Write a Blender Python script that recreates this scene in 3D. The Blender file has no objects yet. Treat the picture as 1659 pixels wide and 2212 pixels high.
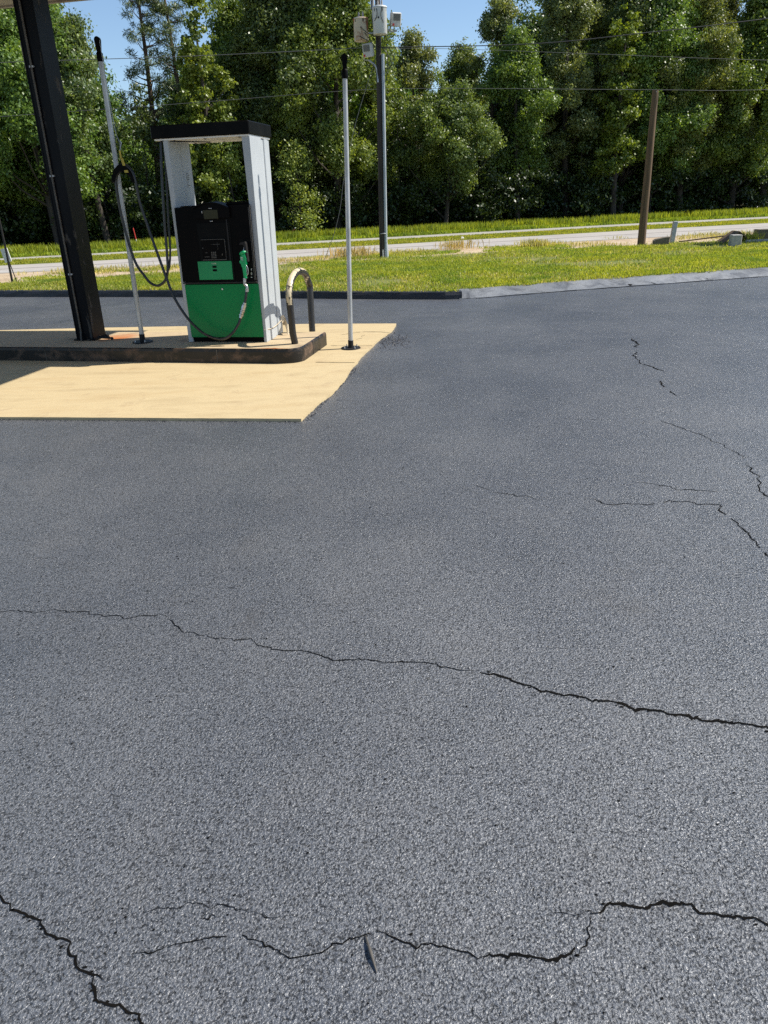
import bpy, math, random
import numpy as np
from mathutils import Matrix, Vector
R_ = math.radians
sc = bpy.context.scene
# ------------------------------------------------------------------ camera
cam = bpy.data.objects.new("camera", bpy.data.cameras.new("camera"))
sc.collection.objects.link(cam)
cam.data.sensor_fit = 'VERTICAL'; cam.data.sensor_height = 24.0
cam.data.lens = 24.0 * 1534 / 2212
cam.data.clip_start = 0.05; cam.data.clip_end = 3000
cam.matrix_world = Matrix.Translation((0, 0, 1.77)) @ Matrix.Rotation(R_(90 - 24.1), 4, 'X') @ Matrix.Rotation(R_(-2.2), 4, 'Z')
sc.camera = cam
# ------------------------------------------------------------------ light
SUN_EL, SUN_AZ = R_(48), R_(5)          # azimuth measured from +X towards +Y
w = bpy.data.worlds.new("World"); sc.world = w; w.use_nodes = True
nt = w.node_tree; nt.nodes.clear()
sky = nt.nodes.new('ShaderNodeTexSky'); sky.sky_type = 'NISHITA'; sky.sun_disc = False
sky.sun_elevation = SUN_EL; sky.sun_rotation = R_(90) - SUN_AZ
sky.air_density = 1.0; sky.dust_density = 0.25; sky.ozone_density = 3.5
bg = nt.nodes.new('ShaderNodeBackground'); bg.inputs[1].default_value = 0.108
wo = nt.nodes.new('ShaderNodeOutputWorld')
nt.links.new(sky.outputs[0], bg.inputs[0]); nt.links.new(bg.outputs[0], wo.inputs[0])
sl = bpy.data.lights.new("sun", 'SUN'); sl.energy = 5.0; sl.angle = R_(0.5); sl.color = (1.0, 0.95, 0.86)
so = bpy.data.objects.new("sun", sl); sc.collection.objects.link(so)
sv = Vector((math.cos(SUN_EL) * math.cos(SUN_AZ), math.cos(SUN_EL) * math.sin(SUN_AZ), math.sin(SUN_EL)))
so.rotation_euler = (-sv).to_track_quat('-Z', 'Y').to_euler(); so.location = sv * 50
sc.view_settings.view_transform = 'Standard'; sc.view_settings.look = 'None'
sc.view_settings.exposure = 0.5; sc.view_settings.gamma = 1.0
sc.render.engine = 'CYCLES'
sc.cycles.max_bounces = 6; sc.cycles.diffuse_bounces = 3; sc.cycles.glossy_bounces = 3
sc.cycles.transmission_bounces = 3; sc.cycles.transparent_max_bounces = 6
sc.cycles.use_denoising = False

# ------------------------------------------------------------------ materials
def ramp(n, stops):
    r = n.new('ShaderNodeValToRGB'); e = r.color_ramp.elements
    while len(e) < len(stops): e.new(0.5)
    for i, (p, c) in enumerate(stops):
        e[i].position = p; e[i].color = (c[0], c[1], c[2], 1)
    return r
def g3(v): return (v, v, v)
def new_mat(name):
    m = bpy.data.materials.new(name); m.use_nodes = True
    t = m.node_tree; b = t.nodes['Principled BSDF']
    return m, t, b
def pos(t, scale=(1, 1, 1)):
    g = t.nodes.new('ShaderNodeNewGeometry'); mp = t.nodes.new('ShaderNodeMapping')
    mp.inputs['Scale'].default_value = scale
    t.links.new(g.outputs['Position'], mp.inputs['Vector']); return mp.outputs[0]
def objco(t, scale=(1, 1, 1)):
    g = t.nodes.new('ShaderNodeTexCoord'); mp = t.nodes.new('ShaderNodeMapping')
    mp.inputs['Scale'].default_value = scale
    t.links.new(g.outputs['Object'], mp.inputs['Vector']); return mp.outputs[0]
def noise(t, vec, s, d=4, r=0.55, dist=0.0):
    n = t.nodes.new('ShaderNodeTexNoise'); n.inputs['Scale'].default_value = s
    n.inputs['Detail'].default_value = d; n.inputs['Roughness'].default_value = r
    n.inputs['Distortion'].default_value = dist
    t.links.new(vec, n.inputs['Vector']); return n.outputs[0]
def mixc(t, fac, a, b, mode='MIX'):
    m = t.nodes.new('ShaderNodeMix'); m.data_type = 'RGBA'; m.blend_type = mode
    for k, s in ((0, fac), (6, a), (7, b)):
        if isinstance(s, (int, float)): m.inputs[k].default_value = s
        elif isinstance(s, tuple): m.inputs[k].default_value = (s[0], s[1], s[2], 1)
        else: t.links.new(s, m.inputs[k])
    return m.outputs[2]
def mth(t, op, a, b=0.0, c=None):
    m = t.nodes.new('ShaderNodeMath'); m.operation = op
    for k, s in enumerate((a, b) if c is None else (a, b, c)):
        if isinstance(s, (int, float)): m.inputs[k].default_value = s
        else: t.links.new(s, m.inputs[k])
    return m.outputs[0]
def bump(t, b, h, strength=1.0, dist=0.002, prev=None):
    bn = t.nodes.new('ShaderNodeBump'); bn.inputs['Strength'].default_value = strength
    bn.inputs['Distance'].default_value = dist; t.links.new(h, bn.inputs['Height'])
    if prev is not None: t.links.new(prev, bn.inputs['Normal'])
    t.links.new(bn.outputs[0], b.inputs['Normal']); return bn.outputs[0]

def plain(name, c1, c2=None, rough=0.5, metal=0.0, s=6, bmp=0.0, bs=60, spec=0.5, lo=0.35, hi=0.65, stretch=(1, 1, 1), rvar=0.12, coat=0.0):
    m, t, b = new_mat(name); v = objco(t, stretch)
    n = noise(t, v, s, 6, 0.62)
    c2 = c2 or tuple(x * 0.8 for x in c1)
    r = ramp(t.nodes, [(lo, c1), (hi, c2)]); t.links.new(n, r.inputs[0])
    t.links.new(r.outputs[0], b.inputs['Base Color'])
    n2 = noise(t, v, s * 3.1, 4)
    t.links.new(mth(t, 'ADD', mth(t, 'MULTIPLY', n2, rvar), rough - rvar * 0.5), b.inputs['Roughness'])
    b.inputs['Metallic'].default_value = metal; b.inputs['Specular IOR Level'].default_value = spec
    if coat: b.inputs['Coat Weight'].default_value = coat
    if bmp: bump(t, b, noise(t, v, bs, 5, 0.6), 1.0, bmp)
    return m
def worn(name, base, under, edge_lo, edge_hi, s, rough=0.4, s2=40, bmp=0.001, spec=0.5, third=None, stretch=(1, 1, 1)):
    """paint that has come off in patches showing another colour"""
    m, t, b = new_mat(name); v = objco(t, stretch)
    n = noise(t, v, s, 8, 0.68, 0.4)
    k = ramp(t.nodes, [(edge_lo, g3(0)), (edge_hi, g3(1))]); t.links.new(n, k.inputs[0])
    nb = noise(t, v, s2, 5); ub = ramp(t.nodes, [(0.3, under), (0.7, third or tuple(x * 0.6 for x in under))]); t.links.new(nb, ub.inputs[0])
    nb2 = noise(t, v, s * .6, 5); bb = ramp(t.nodes, [(0.3, base), (0.7, tuple(x * 1.5 + .004 for x in base))]); t.links.new(nb2, bb.inputs[0])
    t.links.new(mixc(t, k.outputs[0], bb.outputs[0], ub.outputs[0]), b.inputs['Base Color'])
    t.links.new(mth(t, 'ADD', mth(t, 'MULTIPLY', k.outputs[0], 0.4), rough), b.inputs['Roughness'])
    b.inputs['Specular IOR Level'].default_value = spec
    bump(t, b, mth(t, 'SUBTRACT', mth(t, 'MULTIPLY', nb, 0.4), k.outputs[0]), 0.6, bmp)
    return m

def asphalt_mat(name, dark, light, rough=0.42, d1=0.0042, gscale=1.0, spec=0.5, pit0=0.6):
    m, t, b = new_mat(name); v = pos(t)
    # stretch-free stone grain: two sizes of stones plus fine grit
    vo = t.nodes.new('ShaderNodeTexVoronoi'); vo.feature = 'SMOOTH_F1'; vo.inputs['Scale'].default_value = 150 * gscale
    vo.inputs['Smoothness'].default_value = 0.45
    wv = t.nodes.new('ShaderNodeVectorMath'); wv.operation = 'ADD'
    nz = t.nodes.new('ShaderNodeTexNoise'); nz.inputs['Scale'].default_value = 60; nz.inputs['Detail'].default_value = 2
    t.links.new(v, nz.inputs['Vector'])
    sc_ = t.nodes.new('ShaderNodeVectorMath'); sc_.operation = 'SCALE'; sc_.inputs[3].default_value = 0.012
    t.links.new(nz.outputs['Color'], sc_.inputs[0]); t.links.new(v, wv.inputs[0]); t.links.new(sc_.outputs[0], wv.inputs[1])
    t.links.new(wv.outputs[0], vo.inputs['Vector'])
    grain = noise(t, wv.outputs[0], 122 * gscale, 3, 0.62)
    stones = mth(t, 'SUBTRACT', 1.0, vo.outputs['Distance'])
    h = mth(t, 'ADD', mth(t, 'MULTIPLY', stones, 0.55), mth(t, 'MULTIPLY', grain, 1.25))
    med = noise(t, v, 38, 3, 0.6)
    h = mth(t, 'ADD', h, mth(t, 'MULTIPLY', med, 0.5))
    big = noise(t, v, 0.55, 5, 0.6); big2 = noise(t, v, 2.3, 5, 0.65, 0.5)
    rr = ramp(t.nodes, [(0.36, dark), (0.66, light)]); t.links.new(big, rr.inputs[0])
    rb = ramp(t.nodes, [(0.5, g3(0)), (0.78, g3(1))]); t.links.new(big2, rb.inputs[0])
    col = mixc(t, mth(t, 'MULTIPLY', rb.outputs[0], 0.16), rr.outputs[0], tuple(x * y for x, y in zip(light, (1.3, 1.15, 0.95))))
    pitv = mth(t, 'ADD', mth(t, 'MULTIPLY', grain, 0.85), mth(t, 'MULTIPLY', med, 0.15))
    pit = ramp(t.nodes, [(0.38, g3(pit0)), (0.55, g3(1.0))]); t.links.new(pitv, pit.inputs[0])
    col = mixc(t, 1.0, col, pit.outputs[0], 'MULTIPLY')
    t.links.new(col, b.inputs['Base Color'])
    t.links.new(mth(t, 'ADD', mth(t, 'MULTIPLY', big2, 0.22), rough - 0.11), b.inputs['Roughness'])
    t.links.new(mth(t, 'MULTIPLY', pit.outputs[0], spec), b.inputs['Specular IOR Level'])
    p = bump(t, b, big, 0.5, 0.02)
    bump(t, b, h, 1.0, d1, p)
    return m

def leaf_mat(name, c_lo, c_hi, transl=0.35, gloss=0.5, patch=(.9, (.62, .68, .72), (1.35, 1.22, .95))):
    m, t, b = new_mat(name)
    g = t.nodes.new('ShaderNodeNewGeometry')
    oi = t.nodes.new('ShaderNodeObjectInfo')
    r = ramp(t.nodes, [(0.0, c_lo), (1.0, c_hi)]); t.links.new(g.outputs['Random Per Island'], r.inputs[0])
    pn = noise(t, pos(t), patch[0], 4, 0.6, 0.6)
    pr = ramp(t.nodes, [(0.32, patch[1]), (0.66, patch[2])]); t.links.new(pn, pr.inputs[0])
    rc = mixc(t, 1.0, r.outputs[0], pr.outputs[0], 'MULTIPLY')
    hs = t.nodes.new('ShaderNodeHueSaturation')
    t.links.new(mth(t, 'ADD', mth(t, 'MULTIPLY', oi.outputs['Random'], 0.04), 0.48), hs.inputs['Hue'])
    t.links.new(rc, hs.inputs['Color'])
    b.inputs['Roughness'].default_value = 0.42; b.inputs['Specular IOR Level'].default_value = gloss
    t.links.new(hs.outputs[0], b.inputs['Base Color'])
    tr = t.nodes.new('ShaderNodeBsdfTranslucent')
    yel = mixc(t, 1.0, hs.outputs[0], (1.5, 1.45, 0.55), 'MULTIPLY')
    t.links.new(yel, tr.inputs[0])
    mx = t.nodes.new('ShaderNodeMixShader'); mx.inputs[0].default_value = transl
    t.links.new(b.outputs[0], mx.inputs[1]); t.links.new(tr.outputs[0], mx.inputs[2])
    t.links.new(mx.outputs[0], t.nodes['Material Output'].inputs[0])
    return m

def ground_mat(name, stops, s=1.5, fine=30, rough=0.9, bd=0.02):
    m, t, b = new_mat(name); v = pos(t)
    n = mth(t, 'ADD', mth(t, 'MULTIPLY', noise(t, v, s, 6, 0.65), 0.65), mth(t, 'MULTIPLY', noise(t, v, fine, 4, 0.7), 0.35))
    r = ramp(t.nodes, stops); t.links.new(n, r.inputs[0]); t.links.new(r.outputs[0], b.inputs['Base Color'])
    b.inputs['Roughness'].default_value = rough; b.inputs['Specular IOR Level'].default_value = 0.2
    bump(t, b, noise(t, v, fine, 5, 0.7), 0.8, bd)
    return m

M = {}
M['asphalt'] = asphalt_mat('sealed_asphalt', (0.098, 0.105, 0.119), (0.150, 0.155, 0.165), rough=0.33, d1=0.0056, spec=.9, pit0=0.22)
M['kerb_dark'] = asphalt_mat('sealed_kerb', (0.02, 0.022, 0.028), (0.034, 0.036, 0.044), rough=0.5, d1=0.002)
def stain(m, scale, lo, hi, colr):
    t = m.node_tree; b = t.nodes['Principled BSDF']; src = b.inputs['Base Color'].links[0].from_socket
    n = noise(t, pos(t), scale, 7, 0.7, 0.8); r = ramp(t.nodes, [(lo, g3(0)), (hi, g3(.85))]); t.links.new(n, r.inputs[0])
    t.links.new(mixc(t, r.outputs[0], src, colr), b.inputs['Base Color'])
M['kerb_light'] = asphalt_mat('worn_kerb', (0.17, 0.18, 0.19), (0.27, 0.275, 0.28), rough=0.5, d1=0.0015, gscale=.6)
stain(M['kerb_light'], 2.4, .47, .66, (.045, .047, .052)); stain(M['pad'] if 'pad' in M else M['asphalt'], 1.1, .60, .8, (.075, .072, .070))
M['crack'] = plain('crack_shadow', (0.004, 0.004, 0.004), (0.008, 0.007, 0.006), rough=0.95, spec=0.05)
def pad_mat():
    m, t, b = new_mat('tan_concrete'); v = pos(t)
    st = pos(t, (0.55, 2.2, 1))
    n = noise(t, st, 1.6, 7, 0.62, 0.3)
    r = ramp(t.nodes, [(0.3, (0.43, 0.33, 0.185)), (0.5, (0.52, 0.41, 0.237)), (0.72, (0.46, 0.345, 0.188))]); t.links.new(n, r.inputs[0])
    sp = noise(t, v, 60, 4, 0.7); sr = ramp(t.nodes, [(0.25, g3(0.72)), (0.42, g3(1))]); t.links.new(sp, sr.inputs[0])
    c = mixc(t, 0.6, r.outputs[0], sr.outputs[0], 'MULTIPLY')
    dn = noise(t, v, 3.5, 8, 0.7, 1.0); dr = ramp(t.nodes, [(0.55, g3(0)), (0.76, g3(0.6))]); t.links.new(dn, dr.inputs[0])
    c = mixc(t, dr.outputs[0], c, (0.33, 0.235, 0.14))
    t.links.new(c, b.inputs['Base Color']); b.inputs['Roughness'].default_value = 0.85
    b.inputs['Specular IOR Level'].default_value = 0.25
    bump(t, b, mth(t, 'ADD', sp, mth(t, 'MULTIPLY', n, 2.0)), 0.8, 0.0025)
    return m
M['pad'] = pad_mat()
def island_top_mat():
    m, t, b = new_mat('stained_island_concrete'); v = pos(t)
    n = noise(t, v, 2.2, 7, 0.65, 0.4)
    r = ramp(t.nodes, [(0.3, (0.42, 0.32, 0.20)), (0.55, (0.50, 0.385, 0.24)), (0.7, (0.33, 0.25, 0.16))]); t.links.new(n, r.inputs[0])
    # rust run-off beside the canopy post
    vm = t.nodes.new('ShaderNodeVectorMath'); vm.operation = 'DISTANCE'; vm.inputs[1].default_value = (-3.36, 9.42, 0.19)
    t.links.new(v, vm.inputs[0])
    d = mth(t, 'SUBTRACT', vm.outputs['Value'], mth(t, 'MULTIPLY', mth(t, 'SUBTRACT', noise(t, v, 7, 5), 0.5), 0.5))
    dr = ramp(t.nodes, [(0.05, g3(0.9)), (0.33, g3(0))]); t.links.new(d, dr.inputs[0])
    c = mixc(t, dr.outputs[0], r.outputs[0], (0.45, 0.14, 0.035))
    t.links.new(c, b.inputs['Base Color']); b.inputs['Roughness'].default_value = 0.85
    b.inputs['Specular IOR Level'].default_value = 0.25
    bump(t, b, noise(t, v, 60, 5, 0.7), 0.8, 0.0025)
    return m
M['island_top'] = island_top_mat()
M['steel_edge'] = worn('painted_steel_edge', (0.007, 0.0065, 0.0065), (0.11, 0.06, 0.032), 0.50, 0.70, 3.6, rough=0.38, spec=.35, third=(0.17, 0.12, 0.085), stretch=(1, 1, 1.6))
M['rust'] = worn('rusty_edge', (0.32, 0.11, 0.03), (0.42, 0.27, 0.13), 0.45, 0.6, 9, rough=0.7)
M['post'] = worn('black_post_paint', (0.003, 0.0033, 0.005), (0.05, 0.054, 0.062), 0.60, 0.65, 5.0, rough=0.36, spec=.09, stretch=(1.6, 1.6, .45), third=(0.08, 0.068, 0.05))
M['conduit'] = plain('grey_conduit', (0.10, 0.09, 0.075), (0.05, 0.043, 0.036), rough=0.6, s=9)
M['cream'] = plain('aged_cream_metal', (0.50, 0.42, 0.31), (0.36, 0.28, 0.20), rough=0.6, s=2.2, bmp=.0005)
M['galv'] = plain('galvanised_steel', (0.50, 0.51, 0.51), (0.33, 0.33, 0.32), rough=0.42, metal=0.35, s=14, stretch=(1, 1, .3), bmp=.0004)
M['pvc'] = plain('grey_plastic_conduit', (0.42, 0.46, 0.49), (0.34, 0.37, 0.40), rough=0.5, s=4)
M['galvflat'] = plain('dull_zinc', (0.46, 0.47, 0.48), (0.34, 0.35, 0.36), rough=0.5, metal=0.5, s=8)
M['chrome'] = plain('worn_bright_metal', (0.62, 0.60, 0.57), (0.35, 0.33, 0.30), rough=0.3, metal=0.9, s=30)
M['blackpl'] = plain('black_plastic', (0.002, 0.002, 0.002), (0.004, 0.003, 0.003), spec=.06, rough=0.45, s=5, bmp=.0002, bs=200)
M['blackpl2'] = plain('dark_grey_plastic', (0.016, 0.016, 0.018), (0.026, 0.024, 0.023), rough=0.45, s=8, spec=.15)
M['capblack'] = plain('black_enamel', (0.002, 0.002, 0.002), (0.005, 0.005, 0.005), spec=.08, rough=0.45, s=3, bmp=.0003, bs=25)
M['rubber'] = plain('black_rubber_hose', (0.010, 0.010, 0.010), (0.022, 0.020, 0.018), rough=0.33, s=20)
M['enamel'] = plain('light_grey_enamel', (0.42, 0.445, 0.46), (0.38, 0.405, 0.42), rough=0.42, s=2.5)
M['enamel_sh'] = plain('grey_seam', (0.14, 0.15, 0.16), rough=0.5)
M['soffit'] = plain('white_soffit', (0.86, 0.84, 0.78), (0.80, 0.77, 0.70), rough=0.55, s=5)
M['green'] = plain('green_enamel', (0.0, 0.20, 0.055), (0.0, 0.185, 0.05), rough=0.30, s=1.5, bmp=.0004, bs=3, spec=.25)
M['green2'] = plain('green_plastic', (0.0, 0.24, 0.075), (0.0, 0.22, 0.065), rough=0.35, s=4)
M['nozzle'] = plain('bright_green_grip', (0.005, 0.38, 0.125), (0.004, 0.31, 0.10), rough=0.35, s=30, bmp=.0004)
M['lcd'] = plain('lcd_panel', (0.030, 0.030, 0.012), (0.024, 0.024, 0.011), rough=0.2, s=2, spec=.2)
M['keys'] = plain('worn_keys', (0.10, 0.095, 0.085), (0.045, 0.04, 0.035), rough=0.5, s=60)
M['lettering'] = plain('pale_lettering', (0.55, 0.62, 0.5), (0.4, 0.5, 0.38), rough=0.6)
M['whitepaint'] = plain('white_sticker', (0.62, 0.62, 0.60), (0.5, 0.5, 0.48), rough=0.5)
M['yellow'] = plain('yellow_strap', (0.55, 0.42, 0.05), (0.42, 0.32, 0.05), rough=0.6, s=30)
M['bag'] = plain('cream_plastic_film', (0.72, 0.60, 0.42), (0.58, 0.46, 0.30), rough=0.45, s=12, bmp=.002, bs=30)
M['hoop'] = worn('chipped_black_over_cream', (0.013, 0.012, 0.012), (0.66, 0.57, 0.38), 0.60, 0.615, 3.3, rough=0.36, s2=20, third=(0.55, 0.45, 0.3), stretch=(1, 1, .8))
M['hooptop'] = worn('cream_paint_exposed', (0.44, 0.365, 0.235), (0.015, 0.014, 0.014), 0.55, 0.565, 7, rough=0.45, s2=20, third=(0.02, 0.018, 0.015))
M['poledark'] = plain('creosoted_wood', (0.022, 0.016, 0.013), (0.055, 0.042, 0.032), rough=0.8, s=14, stretch=(1, 1, .06), bmp=.004, bs=14)
M['wood'] = plain('weathered_brown_wood', (0.17, 0.105, 0.052), (0.08, 0.05, 0.027), rough=0.85, s=18, stretch=(1, 1, .05), bmp=.004, bs=18)
M['tank'] = plain('transformer_grey', (0.62, 0.63, 0.62), (0.52, 0.53, 0.52), rough=0.4, s=2)
M['tankrust'] = worn('rusted_transformer', (0.42, 0.37, 0.29), (0.20, 0.065, 0.025), 0.49, 0.58, 2.4, rough=0.6, third=(0.28, 0.10, 0.04), stretch=(1, 1, .55))
M['porcelain'] = plain('porcelain', (0.42, 0.38, 0.34), rough=0.3)
M['lamphead'] = plain('floodlight_housing', (0.56, 0.55, 0.52), (0.42, 0.41, 0.38), rough=0.5)
M['lampglass'] = plain('floodlight_glass', (0.12, 0.12, 0.11), (0.20, 0.19, 0.16), rough=0.12, s=6)
M['red'] = plain('red_sticker', (0.5, 0.03, 0.03), rough=0.5)
M['wire'] = plain('black_cable', (0.018, 0.018, 0.018), rough=0.6)
M['wiregrey'] = plain('grey_cable', (0.10, 0.10, 0.095), rough=0.5)
M['concgrey'] = plain('grey_concrete_block', (0.42, 0.41, 0.38), (0.30, 0.29, 0.26), rough=0.9, s=8, bmp=.003, bs=40)
M['conctan'] = plain('brown_stone', (0.17, 0.145, 0.105), (0.11, 0.09, 0.065), rough=0.9, s=8, bmp=.004, bs=30)
M['whitesign'] = plain('white_sign_face', (0.78, 0.78, 0.76), (0.70, 0.70, 0.68), rough=0.5)
M['orange'] = plain('faded_orange_paint', (0.45, 0.12, 0.03), (0.26, 0.09, 0.04), rough=0.6)
M['redpl'] = plain('red_plastic', (0.55, 0.04, 0.03), rough=0.5)
M['road'] = ground_mat('old_grey_road', [(0.3, (0.30, 0.275, 0.25)), (0.55, (0.40, 0.37, 0.335)), (0.7, (0.34, 0.31, 0.28))], s=.5, fine=18, bd=.006)
M['path'] = ground_mat('pale_path', [(0.3, (0.29, 0.275, 0.245)), (0.6, (0.37, 0.35, 0.31))], s=1.2, fine=20, bd=.005)
M['dirt'] = ground_mat('sandy_soil', [(0.3, (0.25, 0.17, 0.095)), (0.5, (0.48, 0.37, 0.25)), (0.7, (0.56, 0.46, 0.33))], s=1.3, fine=14, bd=.03)
M['soil'] = ground_mat('lawn_soil', [(0.3, (0.09, 0.11, 0.025)), (0.5, (0.14, 0.165, 0.04)), (0.63, (0.26, 0.22, 0.10)), (0.72, (0.50, 0.38, 0.23))], s=.9, fine=9, bd=.03)
M['forestfloor'] = ground_mat('leaf_litter', [(0.3, (0.02, 0.022, 0.01)), (0.7, (0.05, 0.045, 0.02))], s=2, fine=12, bd=.05)
M['bark'] = plain('grey_brown_bark', (0.075, 0.062, 0.048), (0.035, 0.028, 0.022), rough=0.95, s=9, stretch=(1, 1, .2), bmp=.02, bs=12)
M['barkpine'] = plain('pine_bark', (0.16, 0.105, 0.07), (0.075, 0.05, 0.036), rough=0.95, s=9, stretch=(1, 1, .25), bmp=.02, bs=12)
LEAF = {
 'broad': leaf_mat('leaves_mid_green', (0.087, 0.153, 0.035), (0.210, 0.302, 0.066)),
 'broadblue': leaf_mat('leaves_blue_green', (0.087, 0.147, 0.066), (0.171, 0.257, 0.094)),
 'gum': leaf_mat('leaves_yellow_green', (0.105, 0.165, 0.028), (0.20, 0.275, 0.045), 0.38),
 'pine': leaf_mat('pine_needles', (0.058, 0.094, 0.038), (0.135, 0.178, 0.058), 0.15),
 'oak': leaf_mat('leaves_olive', (0.110, 0.153, 0.043), (0.222, 0.265, 0.074)),
 'airy': leaf_mat('leaves_grey_green', (0.123, 0.160, 0.066), (0.247, 0.287, 0.106)),
 'dark': leaf_mat('leaves_dark_green', (0.058, 0.102, 0.032), (0.135, 0.197, 0.055), 0.28),
 'under': leaf_mat('leaves_painted_shade_green', (0.037, 0.068, 0.017), (0.098, 0.151, 0.035), 0.3),  # shade under the tall crowns is painted in: leaf colour darkened for it
 'oliv': leaf_mat('leaves_light_olive', (0.171, 0.223, 0.048), (0.306, 0.357, 0.081), 0.38),
}
M['grass'] = leaf_mat('lawn_blades', (0.19, 0.25, 0.04), (0.48, 0.52, 0.115), 0.45, 0.2, (1.0, (.58, .70, .7), (1.22, 1.06, .75)))
M['grassdry'] = leaf_mat('dry_blades', (0.30, 0.27, 0.10), (0.62, 0.52, 0.26), 0.35, 0.2)
M['weeds'] = leaf_mat('tall_weeds', (0.15, 0.22, 0.025), (0.36, 0.42, 0.07), 0.42, 0.2)
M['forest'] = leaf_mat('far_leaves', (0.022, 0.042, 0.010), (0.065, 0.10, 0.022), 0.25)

# ------------------------------------------------------------------ mesh helpers
class MB:
    def __init__(s): s.v = []; s.f = []; s.sm = []; s.mi = []
    def add(s, vs, fs, smooth=False, mi=0):
        o = len(s.v); s.v += [tuple(map(float, p)) for p in vs]
        for f in fs: s.f.append(tuple(i + o for i in f)); s.sm.append(smooth); s.mi.append(mi)
        return s
    def box(s, a, b, bev=0.0, mi=0):
        (x0, y0, z0), (x1, y1, z1) = a, b
        if bev <= 0:
            vs = [(x, y, z) for z in (z0, z1) for (x, y) in ((x0, y0), (x1, y0), (x1, y1), (x0, y1))]
            return s.add(vs, [(3, 2, 1, 0), (4, 5, 6, 7), (0, 1, 5, 4), (1, 2, 6, 5), (2, 3, 7, 6), (3, 0, 4, 7)], mi=mi)
        e = bev
        rings = []
        for z, k in ((z0, e), (z0 + e, 0), (z1 - e, 0), (z1, e)):
            p = [(x0 + k, y0 + e + k * .0), (x0 + e, y0 + k), (x1 - e, y0 + k), (x1 - k, y0 + e), (x1 - k, y1 - e), (x1 - e, y1 - k), (x0 + e, y1 - k), (x0 + k, y1 - e)]
            rings.append([(q[0], q[1], z) for q in p])
        vs = sum(rings, []); fs = []
        for r in range(3):
            for i in range(8):
                j = (i + 1) % 8; fs.append((r * 8 + i, r * 8 + j, r * 8 + 8 + j, r * 8 + 8 + i))
        fs.append(tuple(reversed(range(8)))); fs.append(tuple(range(24, 32)))
        return s.add(vs, fs, mi=mi)
    def prism(s, poly, z0, z1, mi=0, smooth=False):   # polygon in xy, counter-clockwise
        n = len(poly); z0 = z0 if hasattr(z0, '__len__') else [z0] * n; z1 = z1 if hasattr(z1, '__len__') else [z1] * n
        vs = [(p[0], p[1], z0[i]) for i, p in enumerate(poly)] + [(p[0], p[1], z1[i]) for i, p in enumerate(poly)]
        fs = [tuple(reversed(range(n))), tuple(range(n, 2 * n))]
        s.add(vs, fs, mi=mi)
        s.add(vs, [(i, (i + 1) % n, n + (i + 1) % n, n + i) for i in range(n)], smooth, mi)
        return s
    def xz(s, poly, y0, y1, mi=0):                    # polygon in x,z seen from the front, extruded in y
        n = len(poly)
        vs = [(p[0], y0, p[1]) for p in poly] + [(p[0], y1, p[1]) for p in poly]
        fs = [tuple(range(n)), tuple(reversed(range(n, 2 * n)))]
        fs += [((i + 1) % n, i, n + i, n + (i + 1) % n) for i in range(n)]
        return s.add(vs, fs, mi=mi)
    def tube(s, pts, rad, n=10, cap=True, mi=0):
        pts = [Vector(p) for p in pts]; m = len(pts)
        rad = rad if hasattr(rad, '__len__') else [rad] * m
        up = Vector((0.13, 0.29, 1)).normalized(); vs = []
        prev = None
        for i, p in enumerate(pts):
            d = (pts[min(i + 1, m - 1)] - pts[max(i - 1, 0)]).normalized()
            if prev is None:
                a = d.cross(up)
                if a.length < 0.1: a = d.cross(Vector((1, 0, 0)))
            else: a = prev - d * prev.dot(d)
            a.normalize(); prev = a; b = d.cross(a)
            for k in range(n):
                t = 2 * math.pi * k / n; vs.append(p + (a * math.cos(t) + b * math.sin(t)) * rad[i])
        fs = [(i * n + k, i * n + (k + 1) % n, (i + 1) * n + (k + 1) % n, (i + 1) * n + k) for i in range(m - 1) for k in range(n)]
        s.add(vs, fs, True, mi)
        if cap: s.add(vs[:n], [tuple(reversed(range(n)))], mi=mi); s.add(vs[-n:], [tuple(range(n))], mi=mi)
        return s
    def disc(s, c, r0, r1, z0, z1, n=24):
        return s.tube([(c[0], c[1], z0), (c[0], c[1], z1)], [r0, r1], n)
    def xf(s, fn): s.v = [tuple(fn(*p)) for p in s.v]; return s
    def build(s, name, mat, parent=None):
        me = bpy.data.meshes.new(name); me.from_pydata(s.v, [], s.f)
        me.polygons.foreach_set('use_smooth', s.sm); me.polygons.foreach_set('material_index', s.mi)
        for m in (mat if isinstance(mat, (list, tuple)) else [mat]): me.materials.append(m)
        me.update(); o = bpy.data.objects.new(name, me); sc.collection.objects.link(o)
        if parent: o.parent = parent
        return o
def quads_mesh(name, V, nper, mat, parent=None):
    """V: (N, nper, 3) array of separate faces"""
    N = V.shape[0]; me = bpy.data.meshes.new(name)
    me.vertices.add(N * nper); me.vertices.foreach_set('co', V.reshape(-1).astype(np.float32))
    me.loops.add(N * nper); me.loops.foreach_set('vertex_index', np.arange(N * nper, dtype=np.int32))
    me.polygons.add(N); me.polygons.foreach_set('loop_start', np.arange(0, N * nper, nper, dtype=np.int32))
    me.materials.append(mat); me.update(); me.validate()
    o = bpy.data.objects.new(name, me); sc.collection.objects.link(o)
    if parent: o.parent = parent
    return o
def tag(o, label=None, cat=None, group=None, kind=None):
    if label: o['label'] = label
    if cat: o['category'] = cat
    if group: o['group'] = group
    if kind: o['kind'] = kind
    return o
def empty(name, loc, rz=0.0):
    o = bpy.data.objects.new(name, None); sc.collection.objects.link(o)
    o.location = loc; o.rotation_euler = (0, 0, rz); o.empty_display_size = 0.2; return o
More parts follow.
